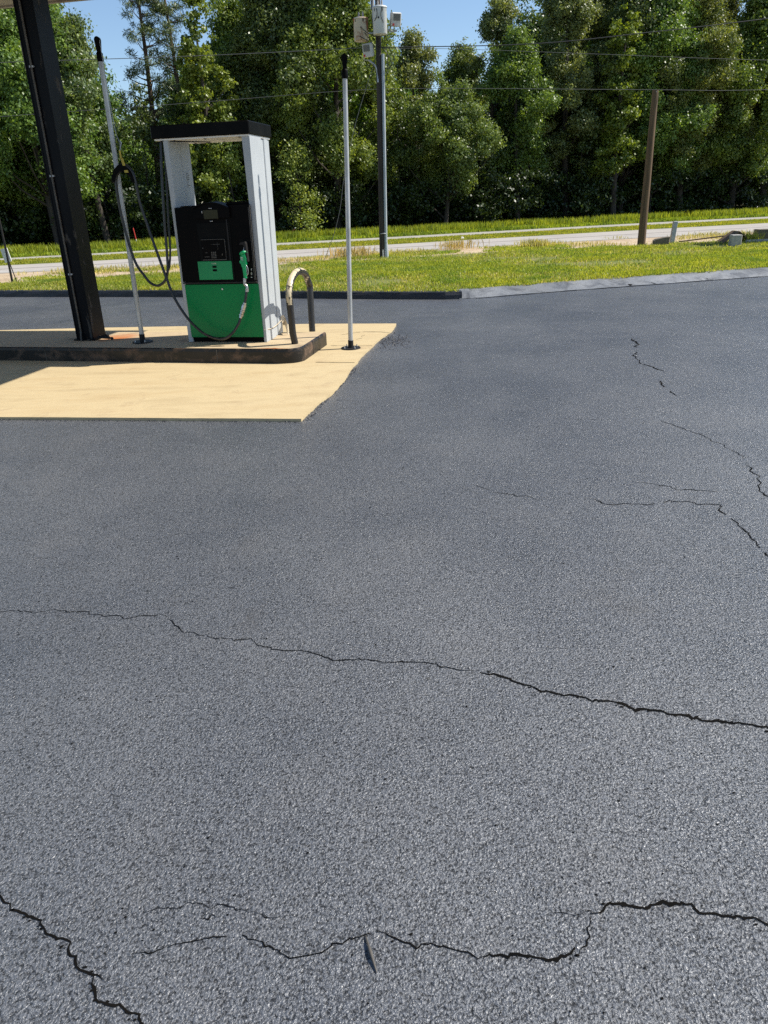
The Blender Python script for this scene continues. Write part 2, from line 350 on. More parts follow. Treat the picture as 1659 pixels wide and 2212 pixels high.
def smooth_path(pts, sub=4):
    P = [Vector(p) for p in pts]; out = []
    for i in range(len(P) - 1):
        p0, p1, p2, p3 = P[max(i - 1, 0)], P[i], P[i + 1], P[min(i + 2, len(P) - 1)]
        for k in range(sub):
            t = k / sub
            out.append(0.5 * ((2 * p1) + (p2 - p0) * t + (2 * p0 - 5 * p1 + 4 * p2 - p3) * t * t + (3 * p1 - p0 - 3 * p2 + p3) * t ** 3))
    out.append(P[-1]); return out

# ------------------------------------------------------------------ ground bands (world x -> y)
def curve(pts, sl, sr):
    a = [(-90, pts[0][1] + (-90 - pts[0][0]) * sl)] + pts + [(90, pts[-1][1] + (90 - pts[-1][0]) * sr)]
    xs = np.array([p[0] for p in a]); ys = np.array([p[1] for p in a])
    return lambda x: np.interp(x, xs, ys)
kerb_y = curve([(-8.26, 16.33), (-4.11, 15.12), (-1.93, 14.29), (0.15, 13.56), (1.3, 13.2), (1.75, 13.19), (3.59, 13.73), (7.86, 14.77)], -.29, .24)
lawn_top = curve([(-9.22, 18.38), (-7.74, 18.6), (-5.23, 19.59), (-2.78, 20.7), (0.27, 21.25), (2.67, 22.0), (7.93, 22.6), (11.85, 23.3)], .13, .15)
road_bot = curve([(-10.59, 21.26), (-8.92, 21.45), (-5.82, 21.99), (-2.97, 22.79), (0.3, 23.54), (2.89, 24.3), (8.96, 25.59), (13.74, 26.5)], .15, .19)
road_top = curve([(-12.05, 24.3), (-10.19, 24.6), (-6.73, 25.48), (-3.45, 26.4), (0.36, 27.28), (3.32, 28.2), (10.83, 30.5), (16.42, 31.8)], .2, .24)
path_bot = curve([(-13.11, 26.52), (-11.15, 26.99), (-7.38, 28.06), (-3.74, 29.03), (0.4, 30.12), (3.67, 31.01), (11.74, 33.5), (18.04, 34.9)], .25, .26)
path_top = curve([(-13.81, 27.97), (-11.72, 28.5), (-7.78, 29.72), (-3.99, 30.96), (0.44, 32.1), (3.93, 33.22), (12.67, 35.9), (19.27, 37.4)], .27, .25)
def forest_y(x): return 36.5 + 0.27 * x
XS = [-90, -50, -30, -20] + list(np.arange(-16, 1.3, 0.8)) + [1.19, 1.21, 1.6] + list(np.arange(2.4, 24.01, 0.8)) + [30, 45, 60, 90]
def band(name, f0, f1, z0, z1, mat, wig=0.0, seed=0):
    rnd = random.Random(seed); mb = MB(); vs = []
    for x in XS:
        a, b = float(f0(x)), float(f1(x)); vs += [(x, a, z0), (x, b, z1)]
    mb.add(vs, [(2 * i, 2 * i + 2, 2 * i + 3, 2 * i + 1) for i in range(len(XS) - 1)])
    o = mb.build(name, mat); o['kind'] = 'structure'; return o
g = MB().add([(-400, -60, -.06), (400, -60, -.06), (400, 700, -.06), (-400, 700, -.06)], [(0, 1, 2, 3)]).build('ground', M['forestfloor']); g['kind'] = 'structure'
band('lawn', lambda x: kerb_y(x) + (.10 if x < 1.2 else .44), lawn_top, .105, .10, M['soil'])
band('road_shoulder', lawn_top, road_bot, .10, .10, M['dirt'])
band('road', road_bot, road_top, .10, .10, M['road'])
M['marking'] = ground_mat('worn_white_line', [(0.35, (0.40, 0.38, 0.35)), (0.5, (0.60, 0.59, 0.56))], s=3, fine=20, bd=.001)
M['patch'] = ground_mat('dark_road_seam', [(0.35, (0.16, 0.145, 0.13)), (0.6, (0.30, 0.275, 0.25))], s=1.2, fine=12, bd=.002)
band('road_marking', lambda x: road_bot(x) + .55, lambda x: road_bot(x) + .67, .1045, .1045, M['marking'])
band('road_seam', lambda x: road_bot(x) + .02, lambda x: road_bot(x) + .12 + .05 * math.sin(x * 3), .1045, .1045, M['patch'])
band('road_seam', lambda x: road_bot(x) * .5 + road_top(x) * .5, lambda x: road_bot(x) * .5 + road_top(x) * .5 + .09, .1045, .1045, M['patch'])
band('median', road_top, path_bot, .10, .10, M['soil'])
band('path', path_bot, path_top, .10, .10, M['path'])
band('verge', path_top, lambda x: path_top(x) + 3.0, .10, .13, M['soil'])
band('forest_floor', lambda x: path_top(x) + 3.0, lambda x: path_top(x) + 200, .13, .15, M['forestfloor'])

# asphalt lot with its cracks
CR = {'A': [(-2.2, 2.96), (-1.865, 2.953), (-1.636, 2.936), (-1.406, 2.916), (-1.317, 2.881), (-1.19, 2.86), (-1.06, 2.862), (-1.022, 2.84)],
'A2': [(-1.022, 2.84), (-0.92, 2.729), (-0.799, 2.655), (-0.692, 2.63), (-0.578, 2.615), (-0.499, 2.551), (-0.377, 2.523), (-0.216, 2.466), (-0.081, 2.438), (0.053, 2.42), (0.167, 2.41), (0.297, 2.373), (0.368, 2.347)],
'A3': [(0.36, 2.345), (0.469, 2.281), (0.55, 2.233), (0.629, 2.186), (0.728, 2.159), (0.805, 2.122), (0.894, 2.078), (0.992, 2.064), (1.065, 2.035), (1.156, 2.012), (1.245, 1.99), (1.324, 1.952), (1.378, 1.928), (1.6, 1.86), (1.9, 1.82)],
'B': [(-1.5, 1.56), (-1.19, 1.431), (-1.119, 1.391), (-1.046, 1.346), (-0.986, 1.31), (-0.93, 1.281), (-0.877, 1.241), (-0.835, 1.209), (-0.782, 1.177), (-0.749, 1.166)],
'B2': [(-0.782, 1.177), (-0.771, 1.131), (-0.721, 1.101), (-0.668, 1.078), (-0.615, 1.048), (-0.574, 1.018), (-.5, .95)],
'C': [(-0.708, 1.204), (-0.676, 1.214), (-0.62, 1.231), (-0.564, 1.247), (-0.506, 1.258), (-0.431, 1.252), (-0.369, 1.24), (-0.305, 1.212), (-0.256, 1.198), (-0.21, 1.212), (-0.151, 1.231), (-0.09, 1.241), (-0.06, 1.253)],
'C2': [(-0.06, 1.253), (-0.018, 1.238), (0.042, 1.223), (0.094, 1.209), (0.146, 1.194), (0.215, 1.176)],
'C4': [(0.205, 1.178), (0.284, 1.169), (0.363, 1.158), (0.435, 1.167), (0.449, 1.176)],
'C3': [(0.449, 1.176), (0.477, 1.2), (0.494, 1.243), (0.508, 1.282)],
'D': [(0.508, 1.282), (0.56, 1.309), (0.609, 1.308), (0.666, 1.292), (0.731, 1.299), (0.789, 1.29), (0.841, 1.268), (0.907, 1.252), (0.956, 1.23), (0.998, 1.216), (1.2, 1.15)],
'D2': [(0.395, 1.3), (0.442, 1.288), (0.495, 1.278)],
'E': [(1.281, 4.033), (1.404, 3.921), (1.599, 3.916), (1.801, 3.932), (2.002, 3.877), (1.969, 3.713), (2.002, 3.584), (1.996, 3.465), (1.975, 3.273), (1.967, 3.073)],
'F': [(3.219, 9.052), (3.145, 8.612), (2.864, 7.991), (2.845, 7.633), (2.948, 7.178)], 'F2': [(2.755, 6.91), (2.722, 6.583), (2.739, 6.292)],
'G': [(2.476, 4.55), (2.468, 4.372), (2.395, 4.134), (2.343, 3.951), (2.346, 3.844)],
'N': [(1.62, 4.3), (1.78, 4.22), (1.95, 4.1), (2.1, 4.08)], 'O': [(2.3, 5.6), (2.42, 5.2), (2.52, 4.9), (2.5, 4.6)], 'P': [(.62, 4.35), (.72, 4.2), (.86, 4.1), (1.0, 4.05)], 'Q': [(-.7, 1.33), (-.55, 1.36), (-.4, 1.33), (-.3, 1.31)],
'H': [(-0.86, 6.827), (-0.577, 6.664), (-0.263, 6.552)], 'I': [(1.429, 5.736), (1.57, 5.677), (1.841, 5.681)],
'J': [(-0.548, 1.312), (-0.517, 1.312), (-0.503, 1.319), (-0.485, 1.308)], 'K': [(-0.716, 1.51), (-0.694, 1.514), (-0.664, 1.506)], 'L': [(-0.836, 3.104), (-0.802, 3.11), (-0.771, 3.09)]}
CW = dict(N=0.0034, O=0.0041, P=0.0030, Q=0.0016, A=0.0028, A2=0.0032, A3=0.0070, B=0.0049, B2=0.0049, C=0.0022, C2=0.0026, C4=0.0054, C3=.0032, D=0.0054, D2=.0024, E=0.0047, F=0.0121, F2=0.0081, G=0.0054, H=0.0027, I=0.0027, J=0.0054, K=0.0041, L=0.0068)
GAP = dict(A=.2, A2=.06, A3=.0, B=.0, B2=.0, C=.14, C2=.08, C4=.0, C3=.15, D=.0, D2=.2, N=.2, O=.2, P=.25, Q=.3, E=.15, F=.15, F2=.2, G=.1, H=.5, I=.5, J=0, K=.1, L=.1)
rnd = random.Random(5)
lot = MB()
kx = [x for x in XS]
poly_front = [(x, float(kerb_y(x)) + .03, 0) for x in kx]
vs = [(x, -30, 0) for x in kx] + poly_front; n = len(kx)
lot.add(vs, [(i, i + 1, n + i + 1, n + i) for i in range(n - 1)])
def frac_path(pts, step, amp, rnd):
    out = []
    for a, b in zip(pts[:-1], pts[1:]):
        L = math.hypot(b[0] - a[0], b[1] - a[1]); k = max(1, int(L / step))
        for i in range(k):
            t = i / k; out.append((a[0] + (b[0] - a[0]) * t, a[1] + (b[1] - a[1]) * t))
    out.append(pts[-1])
    wx = wy = 0; res = []
    for i, p in enumerate(out):
        wx = wx * .75 + rnd.gauss(0, amp); wy = wy * .75 + rnd.gauss(0, amp)
        res.append((p[0] + wx, p[1] + wy))
    return res
for key, pts in CR.items():
    wd = CW[key]; far = pts[0][1]; step = .006 + .0035 * far
    P = frac_path(pts, step, step * .42, rnd)
    wnoise = 1.0; strip = []; on = True; run = 0
    for i, p in enumerate(P):
        q = P[min(i + 1, len(P) - 1)]; o_ = P[max(i - 1, 0)]
        d = Vector((q[0] - o_[0], q[1] - o_[1], 0)).normalized(); nn = Vector((-d.y, d.x, 0))
        wnoise = max(.25, min(2.2, wnoise * .6 + .4 * rnd.uniform(.2, 1.9) + (rnd.random() < .04) * .9))
        run -= 1
        if run <= 0:
            on = rnd.random() > GAP[key]; run = rnd.randint(3, 9) if on else rnd.randint(1, 4)
        endf = max(.4 if key in ('A', 'A2', 'A3', 'C', 'C2', 'C4', 'C3', 'D') else 0, min(1, (i + .3) / 4, (len(P) - i - .7) / 4))
        h = wd * wnoise * endf * .6
        skew = rnd.uniform(.4, 1.6)
        if on: strip.append((p[0] + nn.x * h * skew, p[1] + nn.y * h * skew, .0022, p[0] - nn.x * h * (2 - skew), p[1] - nn.y * h * (2 - skew)))
        if (not on or i == len(P) - 1) and strip:
            if len(strip) > 1:
                vs = []
                for s_ in strip: vs += [(s_[0], s_[1], .0022), (s_[3], s_[4], .0022)]
                lot.add(vs, [(2 * k, 2 * k + 1, 2 * k + 3, 2 * k + 2) for k in range(len(strip) - 1)], mi=1)
            strip = []
# crumbled chips along the wider cracks
for key in ('A2', 'A3', 'B', 'B2', 'C', 'C2', 'C4', 'D', 'E', 'F', 'G'):
    for a, b_ in zip(CR[key][:-1], CR[key][1:]):
        for _ in range(3):
            if rnd.random() < .45: continue
            t = rnd.random(); k = rnd.randint(4, 6); r = CW[key] * rnd.uniform(.5, 1.25); a0 = rnd.random() * 6
            cx, cy = a[0] + (b_[0] - a[0]) * t + rnd.gauss(0, CW[key] * .9), a[1] + (b_[1] - a[1]) * t + rnd.gauss(0, CW[key] * .8)
            lot.add([(cx + r * rnd.uniform(.6, 1.6) * math.cos(a0 + i * 6.283 / k), cy + r * rnd.uniform(.4, .9) * math.sin(a0 + i * 6.283 / k), .0024) for i in range(k)], [tuple(range(k))], mi=1)
# small pits
for _ in range(260):
    y = 1.0 + rnd.random() ** 1.5 * 7; x = rnd.uniform(-.5, .55) * (y + .6); r = rnd.uniform(.002, .0045) * (1 + .12 * y)
    k = rnd.randint(5, 7); a0 = rnd.random() * 6
    if -9 < x < .3 and y > 5.7: continue
    lot.add([(x + r * rnd.uniform(.5, 1.3) * math.cos(a0 + i * 6.283 / k), y + r * rnd.uniform(.4, 1.1) * math.sin(a0 + i * 6.283 / k), .0022) for i in range(k)], [tuple(range(k))], mi=1)
lot = lot.build('asphalt_lot', [M['asphalt'], M['crack']]); lot['kind'] = 'structure'

# kerb: upright dark kerb on the left, sloping pale kerb on the right
def kerb():
    mb = MB(); rnd = random.Random(3)
    xs = sorted(set([-90, -40, -20] + list(np.arange(-12, 1.55, .25)) + [1.55]))
    pr = []
    for x in xs:
        y = float(kerb_y(x)); j = lambda a: rnd.uniform(-a, a)
        pr.append([(x, y + j(.008), -.03), (x, y + .012 + j(.008), .07), (x, y + .03 + j(.01), .118 + j(.006)), (x, y + .06, .128), (x, y + .2, .128), (x, y + .2, -.03)])
    for i in range(len(pr) - 1):
        vs = pr[i] + pr[i + 1]
        for k in range(5): mb.add(vs, [(k, 6 + k, 7 + k, k + 1)])
    mb.add(pr[-1], [tuple(range(6))])
    a = mb.build('kerb', M['kerb_dark']); a['kind'] = 'structure'
    mb = MB(); xs = [1.5] + list(np.arange(1.7, 16, .3)) + [25, 45, 90]; pr = []
    for i, x in enumerate(xs):
        y = float(kerb_y(x)); j = lambda a: rnd.uniform(-a, a)
        pr.append([(x, y + j(.02), -.03), (x, y + j(.02), .012), (x, y + .15 + j(.01), .06 + j(.006)), (x, y + .33 + j(.01), .115), (x, y + .39, .125), (x, y + .46, .125), (x, y + .46, -.03)])
    for i in range(len(pr) - 1):
        vs = pr[i] + pr[i + 1]
        for k in range(6): mb.add(vs, [(k, 7 + k, 8 + k, k + 1)])
    mb.add(pr[0], [tuple(reversed(range(7)))])
    # broken joints and open cracks in the sloping kerb
    for x, wd in ((4.9, .05), (5.35, .025), (8.1, .05), (8.35, .03), (3.1, .015), (6.6, .015)):
        y = float(kerb_y(x)); vs = []
        for k in range(9):
            t = k / 8; z = .014 + t * .106 + .003; yy = y + t * .34 - .006
            xx = x - .5 * t + .06 * rnd.uniform(-1, 1); h = wd * rnd.uniform(.3, 1)
            vs += [(xx - h, yy, z + .002), (xx + h, yy, z + .002)]
        mb.add(vs, [(2 * k, 2 * k + 1, 2 * k + 3, 2 * k + 2) for k in range(8)], mi=1)
    x = 1.8; vs = []
    while x < 12:                                   # dark ragged foot of the kerb
        y = float(kerb_y(x)); h = rnd.uniform(.004, .022) * (2.2 if rnd.random() < .1 else 1)
        vs += [(x, y - .03 + rnd.uniform(-.008, .008), .0045), (x, y - .03 + h + .018, .0045)]; x += .05
    mb.add(vs, [(2 * k, 2 * k + 2, 2 * k + 3, 2 * k + 1) for k in range(len(vs) // 2 - 1)], mi=1)
    b = mb.build('kerb', [M['kerb_light'], M['crack']]); b['kind'] = 'structure'
kerb()

# concrete pad
def pad():
    rnd = random.Random(11); pts = []
    key = [(-9, 7.21), (-3.498, 6.367), (-0.684, 5.934), (-0.580, 6.419), (-0.462, 6.786), (-0.362, 7.307), (-0.284, 7.971), (-.17, 8.6), (-0.052, 9.125), (0.048, 9.578), (0.203, 10.102), (0.286, 10.677), (-0.885, 10.93), (-4.258, 11.34), (-9, 11.75)]
    for i, (a, b) in enumerate(zip(key, key[1:] + key[:1])):
        L = math.hypot(b[0] - a[0], b[1] - a[1]); k = max(1, int(L / .05)) if i < 13 else 1
        amp = .004 if i < 2 else (.006 if i < 11 else .003)
        nx, ny = (b[1] - a[1]) / L, -(b[0] - a[0]) / L; wob = 0.0
        for q in range(k):
            t = q / k; wob = wob * .8 + rnd.gauss(0, amp * .45) + (rnd.random() < .05) * -amp * .8
            h = wob * min(1, 4 * t, 4 * (1 - t)); pts.append((a[0] + (b[0] - a[0]) * t + nx * h, a[1] + (b[1] - a[1]) * t + ny * h))
    mb = MB().prism(pts, -.02, .026)
    c = M['crack']
    def line(a, b, wd, amp=.004):
        P = frac_path([a, b], .05, amp, rnd); vs = []
        for p in P:
            h = wd * rnd.uniform(.5, 1.3); vs += [(p[0], p[1] - h, .0282), (p[0], p[1] + h, .0282)]
        mb.add(vs, [(2 * k, 2 * k + 2, 2 * k + 3, 2 * k + 1) for k in range(len(P) - 1)], mi=1)
    line((-.72, 8.2), (-.27, 8.1), .006, .001); line((-.6, 9.16), (-.07, 9.06), .005, .001)
    line((-.5, 9.9), (-.2, 10.1), .005, .02); line((-.2, 10.1), (.18, 9.95), .006, .02); line((-.3, 9.5), (-.2, 9.85), .004, .02)
    o = mb.build('concrete_pad', [M['pad'], c]); o['kind'] = 'structure'
    # gritty sealer crumbs where the pad edge was broken out
    cm = MB()
    for _ in range(900):
        e = rnd.random()
        if e < .55: x, y = .05 + rnd.gauss(.15, .12), 9.2 + rnd.gauss(.25, .22)
        elif e < .8:
            t = rnd.random(); x, y = -.68 + t * .4 + rnd.uniform(.0, .06), 5.95 + t * 2.0
        else: x, y = rnd.uniform(-4.5, -.7), 0; y = 5.93 + (-.684 - x) * .154 - abs(rnd.gauss(.012, .012))
        if x < .02 and y > 8.9 and e < .55: continue
        r = rnd.uniform(.004, .013); a0 = rnd.random() * 6
        vs = [(x + r * math.cos(a0 + i * 1.57), y + r * math.sin(a0 + i * 1.57), .001) for i in range(4)] + [(x + rnd.uniform(-.3, .3) * r, y, r * rnd.uniform(.5, 1.0))]
        cm.add(vs, [(0, 1, 4), (1, 2, 4), (2, 3, 4), (3, 0, 4)])
    tag(cm.build('asphalt_crumbs', M['kerb_dark']), 'loose black crumbs of sealer along the broken edge of the tan concrete pad', 'rubble', kind='stuff')
pad()

# ------------------------------------------------------------------ pump island
IA = R_(-12.8)
isl = empty('pump_island', (-0.895, 8.155, 0.0), IA)
tag(isl, 'long raised concrete island with black painted steel edge under the fuel pump', 'pump island')
def rr_poly(inset=0.0, r=.2, L=7.5, D=1.1):
    p = [(-L, inset)]; c = (-r, r)
    for k in range(9):
        a = -math.pi / 2 + k / 8 * math.pi / 2; p.append((c[0] + (r - inset) * math.cos(a), c[1] + (r - inset) * math.sin(a)))
    p += [(-inset, D - inset), (-L, D - inset)]; return p
MB().prism(rr_poly(.016), .01, .188).build('top_slab', M['island_top'], isl)
mb = MB(); P = rr_poly(0)[:-1]; zz = [.02, .155, .183, .1925]; ins = [0, 0, .004, .02]
rings = [[(q[0], q[1], z) for q in rr_poly(i_)[:-1]] for z, i_ in zip(zz, ins)]
n = len(P)
for r in range(3):
    mb.add(rings[r] + rings[r + 1], [(i, i + 1, n + i + 1, n + i) for i in range(n - 1)], True)
mb.build('steel_edge', M['steel_edge'], isl)
mb = MB(); rnd = random.Random(2); vs = []
for k in range(30):
    x = -.52 + k * .0135; wd = .035 * math.sin(math.pi * (k + .5) / 30) * rnd.uniform(.6, 1.2)
    vs += [(x, .018, .1945), (x, .02 + wd, .1945)]
mb.add(vs, [(2 * k, 2 * k + 2, 2 * k + 3, 2 * k + 1) for k in range(29)]); mb.build('rust_patch', M['rust'], isl)
for a_, b_ in (((-1.02, -.003, .02), (-1.012, .0, .18)), ((-3.3, -.003, .02), (-3.292, .0, .18)), ((0, .52, .02), (.004, .528, .18))): MB().box(a_, b_).build('weld_seam', M['conduit'], isl)

# ------------------------------------------------------------------ fuel pump
YA = R_(-11.5)
pump = empty('fuel_pump', (-2.324, 8.884, .19), YA)
tag(pump, 'grey and black fuel dispenser with green lower panel and one green nozzle', 'fuel pump')
def shear(x, y, z): return (x + .0165 * z, y, z)
def pb(mb, name, mat, par=None): return mb.xf(shear).build(name, mat, par or pump)
mb = MB().box((0, 0, 0), (.058, .30, 2.215), .006); mb.box((0, .306, 0), (.056, .56, 2.215), .005)
lc = pb(mb, 'side_column', M['enamel'])
mb = MB()
mb.add([(.979, .004, 0), (1.012, .0, 0), (1.012, .36, 0), (.979, .36, 0), (.922, .004, 2.215), (1.012, .0, 2.215), (1.012, .36, 2.215), (.93, .36, 2.215)],
       [(3, 2, 1, 0), (4, 5, 6, 7), (0, 1, 5, 4), (1, 2, 6, 5), (2, 3, 7, 6), (3, 0, 4, 7)])
mb.box((.96, .37, 0), (.996, .47, 2.215), .003); mb.box((.96, .48, 0), (1.006, .60, 2.215), .008)
mb.box((.96, .612, 0), (.998, .672, 2.215), .006)
rc = pb(mb, 'side_column', M['enamel'])
mb = MB().box((.95, .36, 0), (.985, .372, 2.215)); mb.box((.95, .47, 0), (.985, .482, 2.215)); mb.box((.05, .1, 0), (.98, .56, .05)); pb(mb, 'seam', M['enamel_sh'], rc)
# two small stickers inside the left column
mb = MB().box((.0585, .385, 1.80), (.0600, .455, 1.90)); mb.box((.0585, .39, 1.735), (.0600, .455, 1.785))
pb(mb, 'sticker', M['galvflat'], lc)
mb = MB()
for k in range(4): mb.box((.0605, .395, 1.815 + k * .02), (.0610, .445, 1.821 + k * .02))
mb.box((.0605, .40, 1.75), (.061, .445, 1.757)); pb(mb, 'sticker_print', M['blackpl2'], lc)
cap = pb(MB().box((-.115, -.035, 2.222), (1.028, .70, 2.352), .008), 'top_cap', M['capblack'])
pb(MB().box((-.09, -.01, 2.206), (1.01, .68, 2.2215)), 'soffit', M['soffit'], cap)
for x in (.12, .48, .88):
    for y in (.05, .60): pb(MB().disc((x, y, 0), .012, .012, 2.198, 2.206, 10), 'soffit_bolt', M['blackpl2'], cap)
pb(MB().tube([(.0, -.01, 2.2), (.35, .5, 2.2)], .006, 6), 'soffit_cable', M['blackpl2'], cap)
# green door and plinth
door = pb(MB().xz([(.05, .062), (.978, .062), (.968, .676), (.046, .676)], -.006, .02), 'lower_door', M['green'])
mb = MB(); mb.tube([(.519, -.006, .622), (.519, -.014, .622)], .011, 12); pb(mb, 'lock', M['chrome'], door)
mb = MB().box((.055, .03, .0), (.965, .55, .062)); pb(mb, 'plinth', M['blackpl'])
pb(MB().box((.052, .02, .062), (.965, .56, .70)), 'cabinet', M['blackpl2'])
# black upper housing
hb = MB()
hb.xz([(.040, .712), (.958, .702), (.952, 1.50), (.946, 1.532), (.05, 1.521)], -.028, .02)
hb.box((.06, .02, .70), (.95, .58, 1.50)); hb.box((.06, .10, 1.50), (.945, .55, 1.535), .01)
hb.box((.66, .02, 1.53), (.945, .50, 1.562), .008)
housing = pb(hb, 'upper_housing', M['blackpl'])
arc = [(.285, 1.40)] + [(.285 + .435 * t, 1.505 + .058 * math.sin(math.pi * t) ** .8) for t in [k / 14 for k in range(15)]] + [(.72, 1.40)]
pb(MB().xz(arc, -.062, -.028), 'display_hood', M['blackpl'], housing)
mb = MB(); arc2 = [(.285 + .435 * t, 1.507 + .060 * math.sin(math.pi * t) ** .8) for t in [k / 14 for k in range(15)]]
mb.add([(x, -.09, z) for x, z in arc2] + [(x, .1, z + .004) for x, z in arc2] + [(x, -.09, z - .012) for x, z in arc2], [(i, i + 1, 16 + i, 15 + i) for i in range(14)] + [(30 + i, 31 + i, i + 1, i) for i in range(14)])
pb(mb, 'hood_lip', M['capblack'], housing)
disp = pb(MB().box((.412, -.066, 1.392), (.582, -.06, 1.487), .002), 'display', M['lcd'], housing)
for a_, b_ in (((.392, -.0655, 1.455), (.399, -.0625, 1.478)), ((.478, -.0655, 1.500), (.518, -.0625, 1.504)), ((.48, -.0655, 1.366), (.515, -.0625, 1.371))): pb(MB().box(a_, b_), 'panel_marking', M['whitepaint'], housing)
mb = MB().xz([(.30, .725), (.70, .725), (.70, 1.35), (.30, 1.35)], -.034, -.028); pb(mb, 'centre_panel', M['capblack'], housing)
kp = pb(MB().box((.335, -.046, .958), (.622, -.034, 1.172), .004), 'card_reader', M['blackpl'], housing)
mb = MB().box((.335, -.052, .951), (.625, -.034, .958)); mb.box((.335, -.05, 1.172), (.622, -.036, 1.176)); mb.box((.622, -.05, .958), (.626, -.036, 1.172)); pb(mb, 'reader_frame', M['keys'], kp)
mb = MB()
for i in range(3):
    for j in range(4): mb.box((.445 + i * .022, -.049, .972 + j * .019), (.460 + i * .022, -.046, .984 + j * .019))
mb.box((.345, -.048, 1.075), (.352, -.046, 1.09)); mb.box((.575, -.048, 1.0), (.582, -.046, 1.02)); mb.box((.36, -.048, .985), (.42, -.046, .99)); mb.box((.37, -.048, 1.03), (.40, -.046, 1.035))
mb.box((.46, -.048, 1.12), (.56, -.046, 1.123)); mb.box((.53, -.048, 1.06), (.532, -.046, 1.15)); pb(mb, 'keypad', M['keys'], kp)
mb = MB().box((.66, -.04, .95), (.675, -.028, 1.38)); pb(mb, 'panel_rib', M['blackpl2'], housing)
sg = pb(MB().box((.258, -.040, .733), (.678, -.034, .938), .002), 'grade_panel', M['green2'], housing)
mb = MB().box((.440, -.044, .865), (.488, -.040, .888)); mb.box((.440, -.044, .827), (.488, -.040, .850)); pb(mb, 'grade_button', M['blackpl'], sg)
tc = bpy.data.curves.new('grade_lettering', 'FONT'); tc.body = 'DIESEL'; tc.size = .022; tc.extrude = .0004; tc.align_x = 'CENTER'
to = bpy.data.objects.new('tmp_text', tc); sc.collection.objects.link(to)
dg = bpy.context.evaluated_depsgraph_get(); tm = bpy.data.meshes.new_from_object(to.evaluated_get(dg)); bpy.data.objects.remove(to)
tm.materials.clear(); tm.materials.append(M['lettering'])
tob = bpy.data.objects.new('grade_lettering', tm); sc.collection.objects.link(tob); tob.parent = sg
tob.location = (.478, -.0415, .904); tob.rotation_euler = (R_(90), 0, 0)
mb = MB().box((.04, -.04, .690), (.962, -.0, .706), .003); pb(mb, 'drip_rail', M['blackpl2'], housing)
mb = MB().box((.935, -.03, .72), (.943, -.024, 1.50)); mb.box((.951, -.034, .72), (.956, -.024, 1.52)); pb(mb, 'edge_trim', M['keys'], housing)
# nozzle boot
mb = MB().xz([(.785, .725), (.935, .725), (.925, 1.165), (.80, 1.165)], -.032, -.029); pb(mb, 'boot_recess', M['capblack'], housing)
mb = MB(); mb.xz([(.815, 1.115), (.83, 1.135), (.885, 1.145), (.895, 1.12), (.902, .93), (.882, .93), (.872, 1.085), (.865, 1.112)], -.105, -.03)
pb(mb, 'nozzle_boot', M['blackpl2'], housing)
mb = MB()
for k, (x, z, a, b_) in enumerate([(.80, .90, .05, .004), (.83, .865, .012, .02), (.845, .82, .012, .02), (.84, .775, .02, .01), (.855, .745, .01, .02), (.905, .78, .012, .03), (.91, .83, .01, .02), (.90, .75, .015, .008), (.87, .80, .006, .03)]):
    pb(MB().box((x, -.045, z), (x + a, -.034, z + b_)), 'latch', M['chrome'], housing)
# nozzle
nz = MB()
nz.xz([(.838, .90), (.836, .985), (.862, 1.005), (.893, 1.012), (.905, .96), (.897, .905), (.88, .87), (.845, .872)], -.118, -.072)
nz.xz([(.846, .89), (.887, .90), (.877, .752), (.851, .750)], -.11, -.08)
nz.tube([(.868, -.095, .90), (.866, -.095, .82), (.864, -.095, .75)], [.02, .019, .017], 12)
nz.tube([(.845, -.118, .93), (.845, -.128, .93)], .02, 12)
nz = nz.build('nozzle', M['nozzle'], pump)
gd = MB().tube([(.878, -.105, 1.008), (.872, -.095, 1.018), (.868, -.088, 1.030)], [.020, .048, .030], 18).build('splash_guard', M['nozzle'], nz)
MB().tube([(.874, -.092, 1.02), (.880, -.085, 1.06), (.886, -.065, 1.10)], [.013, .011, .010], 10).build('spout', M['chrome'], nz)
mb = MB()
for k in range(4): mb.box((.841, -.1205, .925 + k * .016), (.866, -.118, .933 + k * .016))
mb.build('nozzle_label', M['whitepaint'], nz)
mb = MB().tube(smooth_path([(.885, -.095, .90), (.905, -.095, .86), (.902, -.095, .80), (.878, -.095, .775)]), .0045, 8)
mb.tube([(.885, -.095, .88), (.889, -.095, .84), (.886, -.095, .80)], .005, 8); mb.build('trigger_guard', M['chrome'], nz)
hose = MB()
HP = [(-0.0, 0.04, 2.208), (-0.02, 0.0, 1.948), (-0.038, -0.03, 1.665), (-0.062, -0.06, 1.275), (-0.073, -0.08, 1.025), (-0.09, -0.1, 0.832), (-0.149, -0.1, 0.729), (-0.24, -0.1, 0.683), (-0.33, -0.1, 0.716), (-0.401, -0.1, 0.811), (-0.461, -0.1, 0.906), (-0.501, -0.1, 1.036), (-0.539, -0.1, 1.29), (-0.559, -0.1, 1.562), (-0.551, -0.1, 1.797), (-0.531, -0.1, 1.896), (-0.478, -0.1, 1.96), (-0.401, -0.1, 1.975), (-0.331, -0.1, 1.902), (-0.31, -0.1, 1.779), (-0.3, -0.1, 1.592), (-0.252, -0.1, 1.357), (-0.2, -0.11, 1.142), (-0.102, -0.13, 0.779), (-0.035, -0.15, 0.565), (0.097, -0.18, 0.345), (0.226, -0.2, 0.207), (0.357, -0.22, 0.121), (0.54, -0.23, 0.079), (0.654, -0.2, 0.131), (0.736, -0.16, 0.236), (0.77, -0.14, 0.318), (0.834, -0.12, 0.479), (0.863, -0.1, 0.621)]
hose.tube(smooth_path(HP, 5), .0155, 12); hs = hose.build('hose', M['rubber'], pump)
